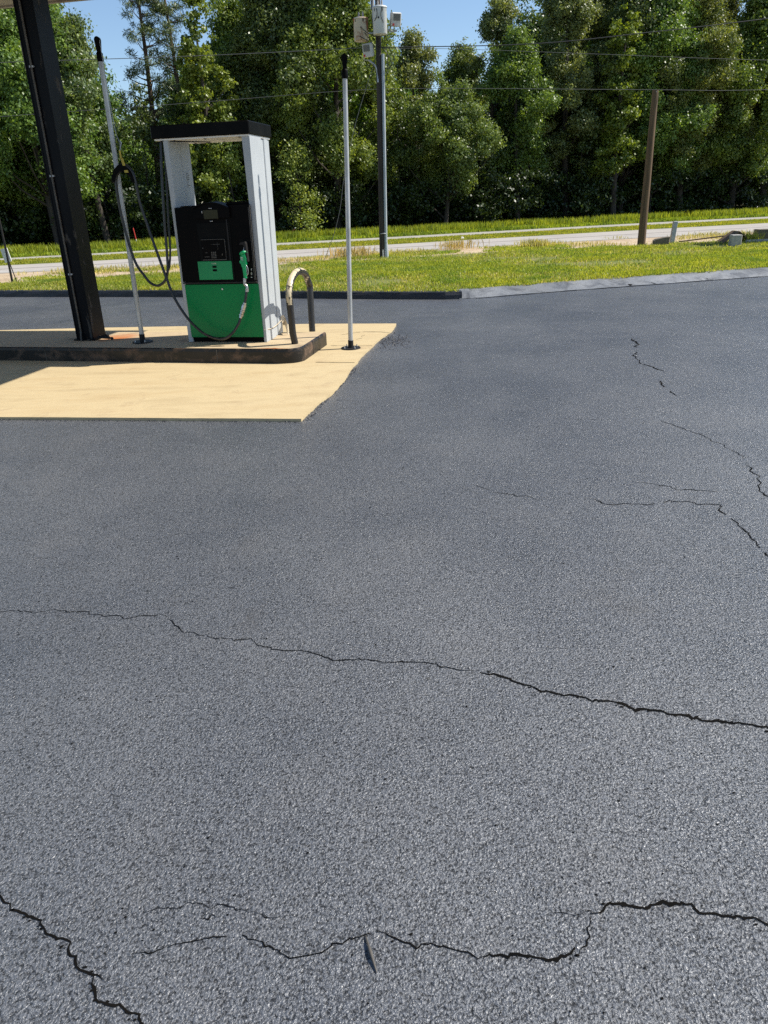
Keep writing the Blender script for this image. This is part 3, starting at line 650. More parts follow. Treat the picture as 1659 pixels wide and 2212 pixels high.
MB().tube(smooth_path([(0.03, 0.06, 2.208), (0.0, 0.02, 1.757), (-0.03, -0.01, 1.371), (-0.045, -0.04, 1.072), (-0.070, -0.07, 0.9), (-.088, -.085, .85)], 5), .012, 10).build('vapour_hose', M['rubber'], pump)
mb = MB().tube([(.855, -.095, .752), (.850, -.095, .71)], [.017, .019], 12)
mb.tube(smooth_path([(.848, -.095, .715), (.846, -.095, .685), (.862, -.095, .668), (.872, -.098, .645), (.868, -.1, .60)], 4), .0165, 12)
mb.tube([(.869, -.1, .635), (.866, -.1, .60)], .021, 12); mb.build('swivel', M['chrome'], hs)
mb = MB()
c0, c1 = Vector((0.834, -0.12, 0.479)), Vector((.77, -.14, .318))
def at(t): return c0.lerp(c1, t)
for t0, t1, r in ((0, .12, .02), (.14, .5, .027), (.52, .60, .03), (.62, .78, .024), (.80, .9, .028), (.92, 1.05, .02)): mb.tube([at(t0), at(t1)], r, 14)
mb.build('breakaway_coupling', M['chrome'], hs)
# film of plastic wrapped round the right column
mb = MB(); vs = []
for k in range(13):
    t = k / 12; r = .05 + .04 * math.sin(t * 7); vs += [(1.02 + .11 * t, .56 + .06 * math.sin(t * 5), .21 - .10 * t * t + .02 * math.sin(t * 9)), (1.03 + .12 * t, .52 + .09 * math.sin(t * 4 + 1), .10 - .09 * t + .012 * math.sin(t * 13))]
mb.add(vs, [(2 * k, 2 * k + 2, 2 * k + 3, 2 * k + 1) for k in range(12)], True)
mb.tube(smooth_path([(1.0, -.012, .15), (1.025, .15, .135), (1.028, .35, .14), (1.03, .56, .17)], 4), .004, 6)
bag = mb.build('plastic_film', M['bag']); bag.location = pump.location; bag.rotation_euler = (0, 0, YA)
tag(bag, 'crumpled cream plastic film caught on the foot of the right pump column', 'litter')

# ------------------------------------------------------------------ hose retriever poles
def retriever(base, top, name, label, cradle=False, collar=.10):
    root = empty(name, base); tag(root, label, 'pole', 'hose retriever poles beside the pump')
    d = Vector(top) - Vector(base); H = d.z
    P = lambda z: (d.x * z / H, d.y * z / H, z)
    mb = MB().disc((0, 0), .125, .12, .001, .012, 28).build('base_flange', M['galvflat' if cradle else 'blackpl2'], root)
    b2 = MB()
    for k in range(4):
        a = .6 + k * math.pi / 2; c = (.092 * math.cos(a), .092 * math.sin(a)); b2.disc(c, .011, .011, .012, .022, 6); b2.disc(c, .006, .006, .022, .04, 8)
    b2.build('bolt', M['galv'], root)
    MB().tube([P(.01), P(collar)], .0335, 18).build('collar', M['blackpl2'], root)
    MB().tube([P(collar), P(H - .20)], [.0285, .0255], 20).build('shaft', M['galv'], root)
    hd = MB(); q = H - .22
    hd.tube([P(q), P(q + .035), P(q + .05), P(q + .075), P(q + .09)], [.031, .036, .031, .036, .024], 18)
    x, y, z = P(q + .09)
    prof = [(-.02, 0), (.02, 0)] + [(.032 * math.cos(a) + .003, .105 + .035 * math.sin(a)) for a in [k * math.pi / 8 for k in range(9)]]
    hd.add([(x + a, y - .02, z + b) for a, b in prof] + [(x + a, y - .008, z + b) for a, b in prof], [tuple(range(11)), tuple(reversed(range(11, 22)))] + [((i + 1) % 11, i, 11 + i, 11 + (i + 1) % 11) for i in range(11)])
    hd.add([(x + a, y + .008, z + b) for a, b in prof] + [(x + a, y + .02, z + b) for a, b in prof], [tuple(range(11)), tuple(reversed(range(11, 22)))] + [((i + 1) % 11, i, 11 + i, 11 + (i + 1) % 11) for i in range(11)])
    hd = hd.build('head', M['blackpl'], root)
    MB().tube([(x + .006, y - .007, z + .105), (x + .006, y + .007, z + .105)], .028, 18).build('pulley', M['conduit'], hd)
    return root, (x, y, z)
r1, h1 = retriever((-2.927, 9.006, .19), (-2.858, 9.006, 3.397), 'hose_retriever_pole', 'galvanised hose pole standing on the island left of the pump, hose hooked to it')
r2, h2 = retriever((-.336, 8.944, .026), (-.236, 8.944, 3.145), 'hose_retriever_pole', 'bare galvanised hose pole bolted to the tan pad right of the hoop bollard')
# saddle that carries the hose, hung from the left pole by a cord and strap
sd = empty('hose_saddle', (-2.324, 8.884, .19), YA); tag(sd, 'black curved hose saddle hung by a yellow strap beside the left pole', 'hose saddle')
cr = [(-0.592, 1.80), (-.588, 1.851), (-0.545, 1.935), (-0.475, 1.985), (-0.415, 1.985), (-0.365, 1.94), (-0.325, 1.86), (-.318, 1.79)]
inn = [(-.345, 1.80), (-.365, 1.86), (-.41, 1.905), (-.47, 1.915), (-.525, 1.88), (-.55, 1.82)]
MB().xz([(x, z) for x, z in reversed(cr + inn)], -.12, -.07).build('saddle', M['blackpl'], sd)
MB().tube(smooth_path([(x, -.07, z + .004) for x, z in cr], 4), .008, 8).build('rim', M['blackpl2'], sd)
mb = MB()
for (x0, z0), (x1, z1), wd in (((-.39, 1.90), (-.405, 1.975), .045), ((-.405, 1.97), (-.43, 2.05), .03), ((-.43, 2.045), (-.437, 2.13), .02)):
    mb.add([(x0 - wd / 2, -.125, z0), (x0 + wd / 2, -.125, z0), (x1 + wd / 2, -.11, z1), (x1 - wd / 2, -.11, z1), (x0 - wd / 2, -.119, z0), (x0 + wd / 2, -.119, z0), (x1 + wd / 2, -.104, z1), (x1 - wd / 2, -.104, z1)],
           [(0, 1, 2, 3), (7, 6, 5, 4), (0, 4, 5, 1), (1, 5, 6, 2), (2, 6, 7, 3), (3, 7, 4, 0)])
mb.build('strap', M['yellow'], sd)
q = Vector((-2.927 + h1[0] + .03, 9.006 + h1[1] - .02, .19 + h1[2] + .1)) - sd.location
ql = Matrix.Rotation(-YA, 3, 'Z') @ q
mb = MB().tube(smooth_path([(-.437, -.107, 2.12), (-.425, -.1, 2.18), (-.44, -.09, 2.23), (-.475, -.07, 2.4), tuple(ql)], 4), .003, 5)
mb.tube([(-.437, -.107, 2.12), (-.41, -.1, 2.19), (-.418, -.1, 2.22)], .006, 5); mb.build('cord', M['galvflat'], sd)

# ------------------------------------------------------------------ hoop bollard
hb_ = empty('hoop_bollard', (-.978, 8.525, .19)); tag(hb_, 'black hoop bollard with cream paint showing, at the island end', 'bollard')
b = Vector((.145, .78, 0)); pts = [(0, 0, 0)]
for z in (.12, .25, .38, .48, .56): pts.append((-.012 - .01 * z, -.01 - .08 * z, z))
for k in range(1, 12):
    a = math.pi - k * math.pi / 12; c = Vector((.066, .37, .56)); e = b.normalized() * .425
    pts.append(tuple(c + e * math.cos(a) + Vector((0, 0, .215)) * math.sin(a)))
for z in (.56, .46, .34, .22, .1): p = b * (1 + .08 * z); pts.append((p.x, p.y + .03 * z, z))
pts.append(tuple(b))
sp = smooth_path(pts, 4); k0, k1 = int(len(sp) * .24), int(len(sp) * .60)
MB().tube(sp, .040, 18).build('hoop', M['hoop'], hb_)
# bare cream paint along the sunlit crest (a band of chipped coating 1 mm proud)
mb = MB(); vs = []; rnd = random.Random(8)
for i in range(k0 - 6, k1 + 3):
    p = Vector(sp[i]); d = (Vector(sp[i + 1]) - Vector(sp[i - 1])).normalized(); s_ = b.normalized().cross(Vector((0, 0, 1))).normalized()
    nn = d.cross(s_).normalized()
    if nn.dot(Vector((0, 0, 1)) - b.normalized() * (.9 if i < (k0 + k1) / 2 - 4 else -.9)) < 0: nn = -nn
    for a in (-.9, -.45, 0, .45, .9):
        aa = a * rnd.uniform(.75, 1.1) + .25; vs.append(p + (nn * math.cos(aa) + s_ * math.sin(aa)) * .0412)
m_ = len(vs) // 5
mb.add(vs, [(i * 5 + k, i * 5 + k + 1, i * 5 + k + 6, i * 5 + k + 5) for i in range(m_ - 1) for k in range(4)], True)
mb.build('chipped_paint', M['hooptop'], hb_)

# ------------------------------------------------------------------ canopy
cn = empty('fuel_canopy', (-3.868, 9.322, .19), YA); tag(cn, 'station canopy on a black steel post, its pale edge crossing the top left corner', 'canopy')
ZC = 4.235
MB().box((-7, -3.6, ZC), (3.82, 2.70, ZC + .10)).build('deck', M['cream'], cn)
mb = MB()
for a, b_ in (((-7, -3.66, ZC - .02), (3.88, -3.603, ZC + .65)), ((-7, 2.703, ZC - .02), (3.88, 2.76, ZC + .65)), ((3.823, -3.603, ZC - .02), (3.88, 2.703, ZC + .65))): mb.box(a, b_)
mb.build('fascia', M['cream'], cn)
MB().box((-7, -3.6, ZC + .103), (3.82, 2.70, ZC + .13)).build('roof_sheet', M['galvflat'], cn)
pp = MB()
LX, LY = .0215, .0
fn = lambda x, y, z: (x + LX * z, y + LY * z, z)
pp.box((0, 0, 0), (.016, .29, ZC)); pp.box((.222, 0, 0), (.238, .29, ZC)); pp.box((.0165, .006, 0), (.2215, .018, ZC)); pp.box((.0165, .272, 0), (.2215, .286, ZC))
post = pp.xf(fn).build('post', M['post'], cn)
MB().box((-.03, -.03, 0), (.27, .32, .014)).build('base_plate', M['post'], post)
mb = MB().tube([(.085 + LX * z, -.012, z) for z in (.0, .06, .12, 1, 2, 3, ZC)][2:], .012, 10)
mb.tube(smooth_path([(.09, -.045, .0), (.088, -.03, .05), (.0876, -.012, .12)], 4), .012, 10)
mb.build('conduit', M['conduit'], post)
mb = MB()
for z in (.8, 1.9, 3.0): mb.box((.06 + LX * z, -.02, z), (.112 + LX * z, .006, z + .02))
mb.build('pipe_strap', M['galvflat'], post)
mb = MB().box((-.05 + LX * 3.1, .06, 2.98), (-.002 + LX * 3.1, .16, 3.26), .008).build('junction_box', M['cream'], post)
p2 = MB().box((0, 0, 0), (.22, .29, ZC)).build('post', M['post'], cn); p2.location = (-5.6, 0, 0)
ft = MB().tube([(-.10, .03, .03), (.0, .0, .03), (.03, -.02, .028)], [.018, .02, .02], 10)
ft.tube([(.03, -.02, .028), (.075, -.05, .024)], [.012, .012], 10); ft.tube([(.0, .0, .03), (.0, -.02, .065)], .012, 8); ft.tube([(.07, -.047, .024), (.085, -.057, .023)], .018, 8); ft.tube([(-.12, .035, .03), (-.10, .03, .03)], .026, 8)
ft = ft.build('pipe_fitting', M['blackpl2']); ft.location = (-3.46, 9.28, .19)
tag(ft, 'small dark pipe fitting lying on the island at the foot of the canopy post', 'pipe fitting')

# ------------------------------------------------------------------ utility pole with transformers
up = empty('utility_pole', (.232, 21.457, .1)); tag(up, 'dark utility pole with two transformers and floodlights beyond the lawn', 'utility pole')
PL = lambda z: (.0165 * z, 0, z)
MB().tube([PL(0), PL(2), PL(4), PL(6), PL(7.2)], [.078, .074, .070, .066, .062], 16).build('pole', M['poledark'], up)
cd = MB().tube([(.108 + .0165 * z, -.04, z) for z in (.42, 2, 4, 4.95)], .042, 12); cd.tube([(.118, -.02, .0), (.118, -.02, .18), (.118, -.02, .42)], [.068, .062, .042], 12); cd.build('conduit', M['pvc'], up)
MB().tube([(.0165 * .62 + .09 * math.cos(a) + .04, .09 * math.sin(a) - .01, .66) for a in [k * 6.283 / 16 for k in range(17)]], .012, 6).build('strap', M['galvflat'], up)
MB().tube([(.02, -.10, .02), (.02, -.095, .24)], .011, 6).build('marker_tag', M['whitesign'], up)
def transformer(c, r, h, mat, nm='transformer'):
    x, y, z = c; mb = MB().tube([(x, y, z), (x, y, z + .015), (x, y, z + h * .9), (x, y, z + h * .93)], [r * .93, r, r, r * 1.06], 24)
    o = mb.build(nm, mat, up)
    MB().tube([(x, y, z + h * .93), (x, y, z + h * .97), (x, y, z + h)], [r * 1.08, r * 1.05, r * .7], 24).build('lid', mat, o)
    b_ = MB()
    for dx, dy in ((-.04, .03), (.06, 0)):
        pz = z + h
        b_.tube([(x + dx, y + dy, pz - .01 + k * .022) for k in range(7)], [.028, .018, .028, .018, .026, .016, .02], 10)
    b_.build('bushing', M['porcelain'], o)
    l_ = MB()
    for a in (-2.4, -1.2, -.4): l_.box((x + r * .92 * math.cos(a) - .012, y + r * 1.0 * math.sin(a) - .012, z + h * .78), (x + r * .92 * math.cos(a) + .012, y + r * 1.0 * math.sin(a) + .012, z + h * .9))
    l_.build('lug', M['blackpl2'], o)
    MB().box((min(x, .08), y - .02, z + h * .3), (max(x, .08), y + .02, z + h * .36)).build('bracket', M['galvflat'], o)
    return o
transformer((-.345, -.06, 5.24), .185, .50, M['tankrust']); t2 = transformer((.135, -.26, 5.33), .178, .60, M['tank'])
MB().tube([(.10, -.44, 5.66), (.10, -.445, 5.66)], .022, 12).build('badge', M['wire'], t2)
def flood(c, yaw, tilt, s=1.0):
    x, y, z = c; rot = Matrix.Translation(c) @ Matrix.Rotation(yaw, 4, 'Z') @ Matrix.Rotation(tilt, 4, 'X')
    f = lambda *p: tuple(rot @ Vector(p))
    o = MB().box((-.13 * s, -.02, -.15 * s), (.13 * s, .13, .15 * s), .02).xf(f).build('floodlight', M['lamphead'], up)
    MB().box((-.09 * s, -.026, -.02 * s), (.09 * s, -.02, .12 * s)).xf(f).build('lens', M['lampglass'], o)
    MB().box((-.11 * s, -.025, -.13 * s), (-.06 * s, -.0205, -.08 * s)).xf(f).build('warning_sticker', M['red'], o)
    MB().tube([f(-.14 * s, .05, 0), f(-.15 * s, .05, -.2 * s), f(0, .06, -.22 * s)], .012, 6).build('yoke', M['galvflat'], o)
flood((.555, -.12, 5.66), R_(22), R_(12)); flood((-.21, -.10, 5.03), R_(-28), R_(14))
mb = MB().tube(smooth_path([(.57, -.06, 5.44), (.45, -.05, 5.42), (.3, -.02, 5.47), (.1, 0, 5.45)], 3), .022, 8)
mb.tube(smooth_path([(-.18, -.05, 4.82), (-.12, -.05, 4.78), (-.02, -.04, 4.70), (.03, -.03, 4.55), (.04, -.07, 4.32)], 4), .022, 8); mb.build('bracket_arm', M['galvflat'], up)
mb = MB(); rnd = random.Random(4)
for pts in ([(-.3, -.2, 5.45), (-.1, -.25, 5.2), (.05, -.12, 5.0)], [(-.4, -.22, 5.55), (-.15, -.3, 5.35), (.1, -.12, 5.3)], [(.0, -.3, 6.2), (-.08, -.2, 5.8), (.02, -.12, 5.4), (.05, -.1, 4.9)], [(.11, -.09, 5.12), (.3, -.1, 4.95), (.42, -.05, 4.72), (.30, -.05, 4.62), (.16, -.06, 4.66)], [(.12, -.09, 5.1), (.22, -.1, 5.28), (.30, -.05, 5.1)], [(.34, 0, 5.1), (.46, -.02, 4.85), (.34, -.03, 4.60)],
            [(.28, -.05, 5.1), (.31, -.05, 4.7), (.24, -.05, 4.35)], [(.2, -.42, 5.85), (.16, -.47, 5.7), (.22, -.44, 5.55)], [(.05, -.42, 5.85), (.07, -.46, 5.72), (.0, -.38, 5.6)], [(-.45, -.2, 5.5), (-.5, -.15, 5.38), (-.35, -.25, 5.3), (-.15, -.22, 5.2)]):
    mb.tube(smooth_path(pts, 4), .008, 6)
mb.build('jumper_wire', M['wire'], up)
mb = MB().tube([(-.06, -.06, 5.9), (-.06, -.06, 6.1)], .02, 8).tube([(-.03, -.1, 5.6), (-.02, -.1, 6.1)], .03, 8); mb.build('fuse_cutout', M['porcelain'], up)
# wooden pole
wp = empty('wooden_pole', (8.003, 22.554, .1)); tag(wp, 'short brown wooden pole carrying a single wire on the right of the lawn', 'wooden pole')
MB().tube([(0, 0, 0), (-.03, 0, 2), (-.057, 0, 4.03)], [.118, .100, .085], 14).build('pole', M['wood'], wp)
MB().tube([(-.057, -.09, 3.98), (-.057, .09, 3.98)], .015, 8).build('insulator', M['porcelain'], wp)
# wires
def wire(pts, label, mat='wire', r=.011, name='overhead_wire', cat='wire', group='overhead wires'):
    o = MB().tube(smooth_path(pts, 6), r, 5).build(name, M[mat]); tag(o, label, cat, group)
wire([(.40, 21.46, 5.2), (4.24, 21.4, 5.14), (7.19, 21.4, 5.29), (10.21, 21.4, 5.49), (20, 21.4, 6.2)], 'thick black cable rising right from below the white transformer', r=.011)
wire([(.40, 21.5, 5.18), (2.25, 21.6, 5.13), (6.35, 21.6, 4.87), (10.48, 21.6, 4.61), (20, 21.6, 4.1)], 'thin wire sloping down right below the thick cable', 'wiregrey', r=.005)
wire([(-20, 22.5, 3.8), (-10.17, 22.5, 4.09), (-4.63, 22.5, 4.25), (-.55, 22.5, 4.39), (2, 22.5, 4.36), (7.94, 22.5, 4.13), (11.05, 22.5, 4.03), (20, 22.5, 4.0)], 'long low wire passing over the top of the wooden pole', 'wiregrey', r=.006)
wire([(-20, 21.4, 5.2), (-9.36, 21.4, 5.18), (-4.24, 21.4, 5.16), (.23, 21.4, 5.2)], 'thin wire running left from the utility pole behind the pump', 'wiregrey', r=.008)
wire([(.30, 21.44, 5.12), (-.33, 21.2, 3.56), (-.71, 21.0, 2.27), (-.87, 20.9, 1.46), (-1.07, 20.8, .83), (-1.28, 20.7, .37), (-1.42, 20.6, .1)], 'slack thin guy wire dropping from the utility pole to the lawn', 'wiregrey', r=.007, name='guy_wire', cat='guy wire', group=None)

# ------------------------------------------------------------------ small roadside things
s = empty('roadside_sign', (-8.94, 18.4, .1)); tag(s, 'leaning black post with blank white board at the far left lawn edge', 'sign')
MB().tube([(.02, 0, 0), (.05, 0, .78), (.06, .03, 1.75)], [.027, .024, .018], 10).build('post', M['wood' if False else 'blackpl2'], s)
MB().xz([(-.118, .45), (.045, .49), (.004, .80), (-.165, .77)], .16, .18).build('board', M['whitesign'], s)
MB().tube([(-.03, .18, .5), (.035, .2, .0)], .011, 6).build('brace', M['blackpl2'], s)
s = empty('marker_post', (-9.61, 31.0, .1)); tag(s, 'thin red and white marker stake in the verge behind the left pole', 'marker')
MB().tube([(0, 0, 0), (-.03, 0, .35)], .022, 8).build('lower_stake', M['whitesign'], s); MB().tube([(-.03, 0, .35), (-.07, 0, .78)], .022, 8).build('red_tip', M['redpl'], s)
s = empty('leaning_stake', (-3.87, 34.0, .1)); tag(s, 'faded orange stake leaning over in the verge right of the pump', 'stake')
MB().tube([(0, 0, 0), (.40, 0, .42)], .03, 8).build('stake', M['orange'], s); MB().tube([(.40, 0, .42), (.43, 0, .45)], .031, 8).build('stake_tip', M['whitesign'], s)
mb = MB(); rnd = random.Random(6)
mb.add([(0, 0, 0), (.16, .02, 0), (.14, .14, .0), (.02, .12, 0), (.05, .04, .12), (.12, .08, .09)], [(0, 1, 5, 4), (1, 2, 5), (2, 3, 4, 5), (3, 0, 4), (3, 2, 1, 0)])
o = mb.build('litter', M['whitesign']); o.location = (3.28, 28.6, .1); tag(o, 'scrap of white litter on the far edge of the road', 'litter')
mb = MB().xz([(0, 0), (.40, 0), (.42, .26), (.30, .25), (.05, .20), (-.01, .16)], 0, .3)
o = mb.build('stone_block', M['conctan']); o.location = (8.22, 22.1, .08); o.rotation_euler = (0, 0, -.2); tag(o, 'brown sloping stone block lying right of the wooden pole', 'stone block')
mb = MB().box((-.06, -.06, 0), (.06, .06, .62), .006); mb.xf(lambda x, y, z: (x + .06 * z, y, z)); o = mb.build('metal_stub_post', M['galvflat']); o.location = (9.05, 22.9, .1); tag(o, 'short grey square metal post upright beside the stone block', 'post')
o = MB().box((0, 0, 0), (.27, .25, .30), .015).build('concrete_block', M['concgrey']); o.location = (9.93, 20.9, .1); o.rotation_euler = (0, 0, -.1); tag(o, 'pale concrete block in front of the tented dark board', 'concrete block')
s = empty('collapsed_panel', (10.15, 21.9, .1)); tag(s, 'dark brown panel folded like a tent behind the pale concrete block', 'panel')
mb = MB(); mb.box((0, 0, 0), (.55, .5, .025)); mb.xf(lambda x, y, z: (x * .82 - z * .5, y, x * .55 + z * .8)); mb.build('panel_board', M['wood'], s)
mb = MB(); mb.box((0, 0, 0), (.40, .5, .025)); mb.xf(lambda x, y, z: (.44 + x * .8 + z * .5, y, .31 - x * .62 + z * .8)); mb.build('panel_board', M['wood'], s)
o = MB().tube([(0, 0, .06), (1.6, -.25, .22)], .02, 6).build('fallen_pole', M['wood']); o.location = (9.15, 22.6, .1); tag(o, 'long thin brown stick lying across the sand left of the folded panel', 'stick')
o = MB().box((0, 0, 0), (.6, .3, .32), .01).build('stone_block', M['conctan']); o.location = (11.45, 22.5, .1); tag(o, 'brown block half cut off by the right picture edge', 'stone block')
o = MB().box((0, 0, 0), (2.4, .12, .10), .01).build('concrete_rail', M['concgrey']); o.location = (10.75, 21.65, .1); o.rotation_euler = (0, 0, .08); tag(o, 'low pale rail lying in the shade at the right edge of the lawn', 'rail')
blk = empty('shade_blocker', (13.3, 22.0, .1)); tag(blk, 'tall square block added unseen outside the right edge to shade the lawn', 'sign')  # unseen blocker, added only to throw the shade patch on the lawn
MB().box((-.5, -.4, .2), (.7, .4, 3.9), .02).build('cabinet', M['galvflat'], blk); MB().box((-.3, -.2, 0), (.5, .2, .2)).build('blocker_base', M['concgrey'], blk)
mb = MB().tube(smooth_path([(-.09, 1.243, .004), (-.083, 1.215, .008), (-.075, 1.187, .009), (-.0615, 1.145, .003)], 4), [.001, .0015, .002, .0028, .0035, .004, .0045, .005, .0045, .004, .003, .002, .001], 8)
o = mb.build('twig', M['conduit']); tag(o, 'small twig coated with black sealer, lying on the asphalt near the camera', 'twig')

# ------------------------------------------------------------------ grass and weeds
def blades(name, n, sampler, h0, h1, wd, mat, label, cat, lean=.35, seed=0, mat2=None, frac2=0, zf=.1):
    r = np.random.default_rng(seed); x, y = sampler(r, n); n = len(x)
    h = r.uniform(h0, h1, n); a = r.uniform(0, 2 * np.pi, n); b = a + np.pi / 2 + r.normal(0, .5, n)
    ww = wd * r.uniform(.6, 1.3, n); ln = h * r.uniform(0, lean, n) * 1.5
    V = np.zeros((n, 4, 3)); z0 = zf
    dx, dy = np.cos(a) * ww / 2, np.sin(a) * ww / 2
    mx, my = x + np.cos(b) * ln * .35, y + np.sin(b) * ln * .35
    V[:, 0] = np.stack([x, y, np.full(n, z0 - .01)], 1)
    V[:, 1] = np.stack([mx + dx, my + dy, z0 + h * .55], 1)
    V[:, 2] = np.stack([x + np.cos(b) * ln, y + np.sin(b) * ln, z0 + h * np.sqrt(np.maximum(.2, 1 - (ln / h) ** 2 * .6))], 1)
    V[:, 3] = np.stack([mx - dx, my - dy, z0 + h * .55], 1)
    o = quads_mesh(name, V, 4, mat); tag(o, label, cat, kind='stuff'); return o
def fbm(x, y, s, seed):
    r = np.random.default_rng(seed); v = 0
    for k in range(5):
        f = s * 1.9 ** k; p = r.uniform(0, 6.28, 4); c = r.uniform(-1, 1, 4)
        v = v + (np.sin(x * f * 1.1 + p[0] + 1.7 * np.sin(y * f * .7 + p[1])) + np.sin(y * f + p[2] + 1.3 * np.sin(x * f * .8 + p[3]))) / 1.6 ** k
    return v / 4.0
def lawn_s(dry):
    def f(r, n):
        x = r.uniform(-11, 14, n); t = r.uniform(0, 1, n) ** 1.15
        lo = kerb_y(x) + np.where(x < 1.5, .05 + np.abs(r.normal(0, .03, n)), .37 + .05 * np.sin(x * 5) * np.sin(x * 1.7)); hi = lawn_top(x) - .45 + r.normal(0, .3, n) + .35 * np.sin(x * 2.1 + 1.5 * np.sin(x * .9))
        y = lo + (hi - lo) * t
        v = fbm(x, y, .9, 3)
        v = v - 1.2 * np.exp(-((x - 5.3) / 1.3) ** 2 - ((y - 17.6) / .55) ** 2)
        bare = (v < -.42 + np.where(x < -2, .18, 0))
        edge = (np.abs(y - lo) < .25)
        d = (v < -.02 + np.where(x < -2, .30, 0)) | (edge & (r.random(n) < .55))
        keep = (~bare | (r.random(n) < .12)) & (np.abs(x) < .56 * y + 1.0)
        keep &= (r.random(n) < np.where(d, .62, .10)) if dry else (r.random(n) < np.where(d, .30, 1.0))
        return x[keep], y[keep]
    return f
blades('lawn_grass', 330000, lawn_s(False), .035, .095, .016, M['grass'], 'bright green lawn grass between the kerb and the road', 'grass', lean=.55, seed=1)
blades('dry_lawn_grass', 150000, lawn_s(True), .03, .08, .015, M['grassdry'], 'straw coloured dry blades thinning out on the left part of the lawn', 'grass', lean=.8, seed=2)
def strip_s(f0, f1, x0=-17, x1=24, thr=-9, dens=1.0, s=1.2, seed=7, jit=.15):
    def f(r, n):
        x = r.uniform(x0, x1, n); t = r.uniform(0, 1, n)
        y = f0(x) + (f1(x) - f0(x)) * t + r.normal(0, jit, n)
        keep = (fbm(x, y, s, seed) > thr) & (np.abs(x) < .56 * y + 1)
        return x[keep], y[keep]
    return f
blades('median_grass', 90000, strip_s(lambda x: road_top(x) + .25, lambda x: path_bot(x) - .2), .03, .075, .028, M['grass'], 'strip of mown green grass between the road and the far path', 'grass', lean=.5, seed=3)
blades('verge_grass', 80000, strip_s(lambda x: path_top(x) + .15, lambda x: path_top(x) + 2.4), .05, .16, .04, M['weeds'], 'rough green grass along the far side of the path', 'grass', lean=.4, seed=4)
blades('tall_weeds', 42000, strip_s(lambda x: path_top(x) + .9, lambda x: path_top(x) + 2.5, thr=-.2, s=1.3, seed=12, jit=.35), .10, .42, .035, M['weeds'], 'tall leafy weeds in clumps at the foot of the trees', 'weeds', lean=.3, seed=5)
blades('shoulder_weeds', 26000, strip_s(lambda x: lawn_top(x) + .3, road_bot, thr=.12, s=1.1, seed=9, jit=.3), .03, .15, .016, M['grassdry'], 'sparse dry weeds growing on the sandy road shoulder', 'weeds', lean=.5, seed=6)
blades('shoulder_grass', 30000, strip_s(lambda x: lawn_top(x) + .2, lambda x: lawn_top(x) * .35 + road_bot(x) * .65, thr=.02, s=.8, seed=19, x1=6, jit=.3), .03, .09, .018, M['grass'], 'patchy green tufts on the sandy strip beside the road', 'grass', lean=.5, seed=7)
def tuft(x, y, n, h, sp, mat, label, seed):
    def f(r, k): return r.normal(x, sp, k), r.normal(y, sp, k)
    o = blades('weed_clump', n, f, h * .4, h, .02, mat, label, 'weed', lean=.6, seed=seed); del o['kind']; o['group'] = 'weed clumps by the road'
tuft(5.0, 23.4, 500, .30, .22, M['grassdry'], 'low dry weed clump on the sand, between the utility and wooden poles', 31)
tuft(2.6, 23.6, 260, .42, .3, M['grassdry'], 'wispy tall weed clump just right of the utility pole', 32)
tuft(-.7, 22.2, 380, .40, .35, M['grassdry'], 'brown weed clump between the right hose pole and the utility pole', 33)
tuft(10.95, 22.1, 300, .38, .2, M['grass'], 'leafy weed clump right of the folded brown panel', 34)

# ------------------------------------------------------------------ trees
def leaf_cloud(C, RC, per, rng, lw, ll, squash=.65, up=.35, needle=False):
    """C clump centres (n,3), RC radii (n), per leaves each -> quads"""
    cnt = np.maximum(6, (per * (RC / RC.mean()) ** 2).astype(int)); idx = np.repeat(np.arange(len(C)), cnt); n = len(idx)
    d = rng.normal(size=(n, 3)); d /= np.linalg.norm(d, axis=1)[:, None]
    rad = rng.uniform(0, 1, n) ** .45 * rng.lognormal(0, .18, n)
    P = C[idx] + d * (rad * RC[idx])[:, None] * np.array([1, 1, squash])
    nrm = d * .7 + rng.normal(size=(n, 3)) * .75 + np.array([.15, -.1, up]); nrm /= np.linalg.norm(nrm, axis=1)[:, None]
    t = rng.normal(size=(n, 3)) + (np.array([0, 0, -.5]) if not needle else d * 2.0); t -= nrm * (t * nrm).sum(1)[:, None]; t /= np.linalg.norm(t, axis=1)[:, None]
    b = np.cross(nrm, t); s = rng.uniform(.6, 1.35, n)[:, None]
    V = np.empty((n, 4, 3)); V[:, 0] = P - t * ll * s * .5; V[:, 1] = P + b * lw * s * .5 + t * ll * s * .05; V[:, 2] = P + t * ll * s * .5; V[:, 3] = P - b * lw * s * .5 + t * ll * s * .05
    return V
